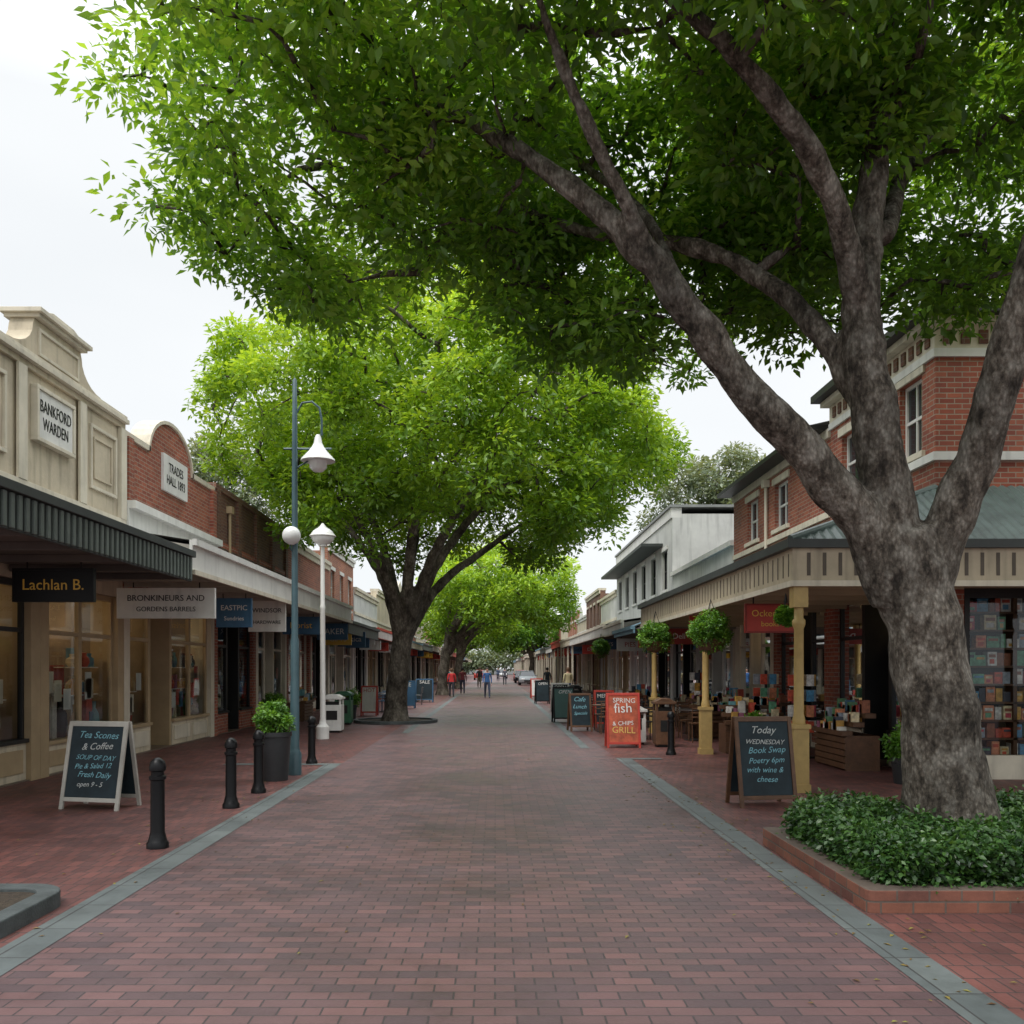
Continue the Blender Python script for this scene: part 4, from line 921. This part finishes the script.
# ---------------------------------------------------------------- cars
def car(x,y,rz,paint):
    b=B('parked_car',(x,y,0),rz); W=.86
    prof=[(-2.1,.3),(-2.15,.55),(-2.1,.72),(-1.3,.88),(-1.15,.92),(-.45,1.4),(.9,1.42),(1.6,1.0),(2.05,.95),(2.15,.7),(2.12,.3)]
    n=len(prof)
    low=[(p[0],min(p[1],.94)) for p in prof]
    V=[(sx*W*(1 if z<.8 else .97),yy,z) for sx in(-1,1) for yy,z in low]
    b._a('body',paint,V,[tuple(range(n)),tuple(range(2*n-1,n-1,-1))]+[(i,(i+1)%n,n+(i+1)%n,n+i) for i in range(n)])
    cab=[(-1.1,.93,.8),(-.45,1.4,.62),(.9,1.42,.62),(1.6,.98,.8)]
    V=[(sx*w,yy,z) for sx in(-1,1) for yy,z,w in cab]
    b._a('windows',DGLASS,V,[(0,1,2,3),(7,6,5,4),(0,1,5,4),(2,3,7,6)])
    b._a('roof_panel',paint,[(sx*.63,yy,1.43) for sx in(-1,1) for yy in(-.45,.9)]+[(sx*.6,yy,1.46) for sx in(-1,1) for yy in(-.35,.8)],[(0,1,5,4),(2,6,7,3),(0,4,6,2),(1,3,7,5),(4,5,7,6)])
    for sx in(-1,1):
        for yy in(-1.3,1.3):
            V=[];F=[]
            for k,(r,xx) in enumerate([(.32,.0),(.32,.2),(.19,.205),(.17,.18)]):
                for i in range(20): a=2*math.pi*i/20; V.append((sx*(W-.18+xx),yy+r*math.cos(a),.32+r*math.sin(a)))
            for k in range(3):
                for i in range(20): F.append((k*20+i,k*20+(i+1)%20,k*20+20+(i+1)%20,k*20+20+i))
            F.append(tuple(range(60,80))); b._a('wheels',BLACK,V,F)
        b.box('headlights',LAMPW,sx*.5-.18,sx*.5+.18,-2.16,-2.1,.58,.7); b.box('tail_lights',REDS,sx*.68-.12,sx*.68+.12,2.12,2.17,.65,.85)
        b.box('mirrors',paint,sx*.88-.08,sx*.88+.08,-.9,-.75,.92,1.05)
    b.box('grille',BLACK,-.4,.4,-2.17,-2.11,.4,.55); b.box('number_plate',WHITE,-.2,.2,2.15,2.17,.5,.6)
    b.done(.03)
car(3.3,92,0,M('silver_car_paint',(.3,.32,.34),.25,.03)); car(3.2,106,0,M('dark_car_paint',(.05,.06,.08),.2,.03)); car(1.2,150,0,M('white_car_paint',(.6,.6,.6),.25,.03)); car(-2.2,132,math.pi,M('red_car_paint',(.4,.03,.02),.25,.03)); car(3.4,122,0,M('red_car_paint',(.4,.03,.02),.25,.03))
# ---------------------------------------------------------------- world / light / camera
w=bpy.data.worlds.new('World'); sc.world=w; w.use_nodes=True; N=w.node_tree.nodes; L=w.node_tree.links
bg=N['Background']; sk=N.new('ShaderNodeTexSky'); sk.sky_type='NISHITA'; sk.sun_disc=False; sk.sun_elevation=math.radians(58); sk.sun_rotation=math.radians(215); 
vm=N.new('ShaderNodeVectorMath'); vm.operation='SCALE'; vm.inputs['Scale'].default_value=.08; L.new(sk.outputs[0],vm.inputs[0])
tc=N.new('ShaderNodeTexCoord'); mp=N.new('ShaderNodeMapping'); mp.inputs['Scale'].default_value=(1,1,2.5); L.new(tc.outputs['Generated'],mp.inputs[0])
no=N.new('ShaderNodeTexNoise'); no.inputs['Scale'].default_value=1.6; no.inputs['Detail'].default_value=3; L.new(mp.outputs[0],no.inputs['Vector'])
cr=N.new('ShaderNodeValToRGB'); cr.color_ramp.elements[0].position=.3; cr.color_ramp.elements[1].position=.7
cr.color_ramp.elements[0].color=(.80,.83,.85,1); cr.color_ramp.elements[1].color=(.92,.94,.95,1); L.new(no.outputs['Fac'],cr.inputs[0])
mx=N.new('ShaderNodeMix'); mx.data_type='RGBA'; mx.inputs[0].default_value=.9; L.new(vm.outputs[0],mx.inputs[6]); L.new(cr.outputs[0],mx.inputs[7])
sx=N.new('ShaderNodeSeparateXYZ'); L.new(tc.outputs['Generated'],sx.inputs[0])
mz=N.new('ShaderNodeMapRange'); mz.inputs[1].default_value=.5; mz.inputs[2].default_value=.95; mz.inputs[3].default_value=1.0; mz.inputs[4].default_value=3.3; L.new(sx.outputs[2],mz.inputs[0])
v2=N.new('ShaderNodeVectorMath'); v2.operation='SCALE'; L.new(mx.outputs[2],v2.inputs[0]); L.new(mz.outputs[0],v2.inputs['Scale'])
L.new(v2.outputs[0],bg.inputs[0]); bg.inputs[1].default_value=1.15
s=bpy.data.lights.new('sun','SUN'); s.energy=1.5; s.angle=math.radians(18); s.color=(1,.96,.9); so=bpy.data.objects.new('sun',s); COL.objects.link(so)
d=Vector((.35,.5,-1)); so.rotation_euler=d.to_track_quat('-Z','Y').to_euler()
cam=bpy.data.cameras.new('camera'); co=bpy.data.objects.new('camera',cam); COL.objects.link(co); sc.camera=co
co.location=(0,0,1.75); co.rotation_euler=(math.pi/2,0,0); cam.sensor_width=36; cam.lens=900/1024*36; cam.shift_x=17/1024; cam.shift_y=156/1024; cam.clip_end=4000; cam.clip_start=.05
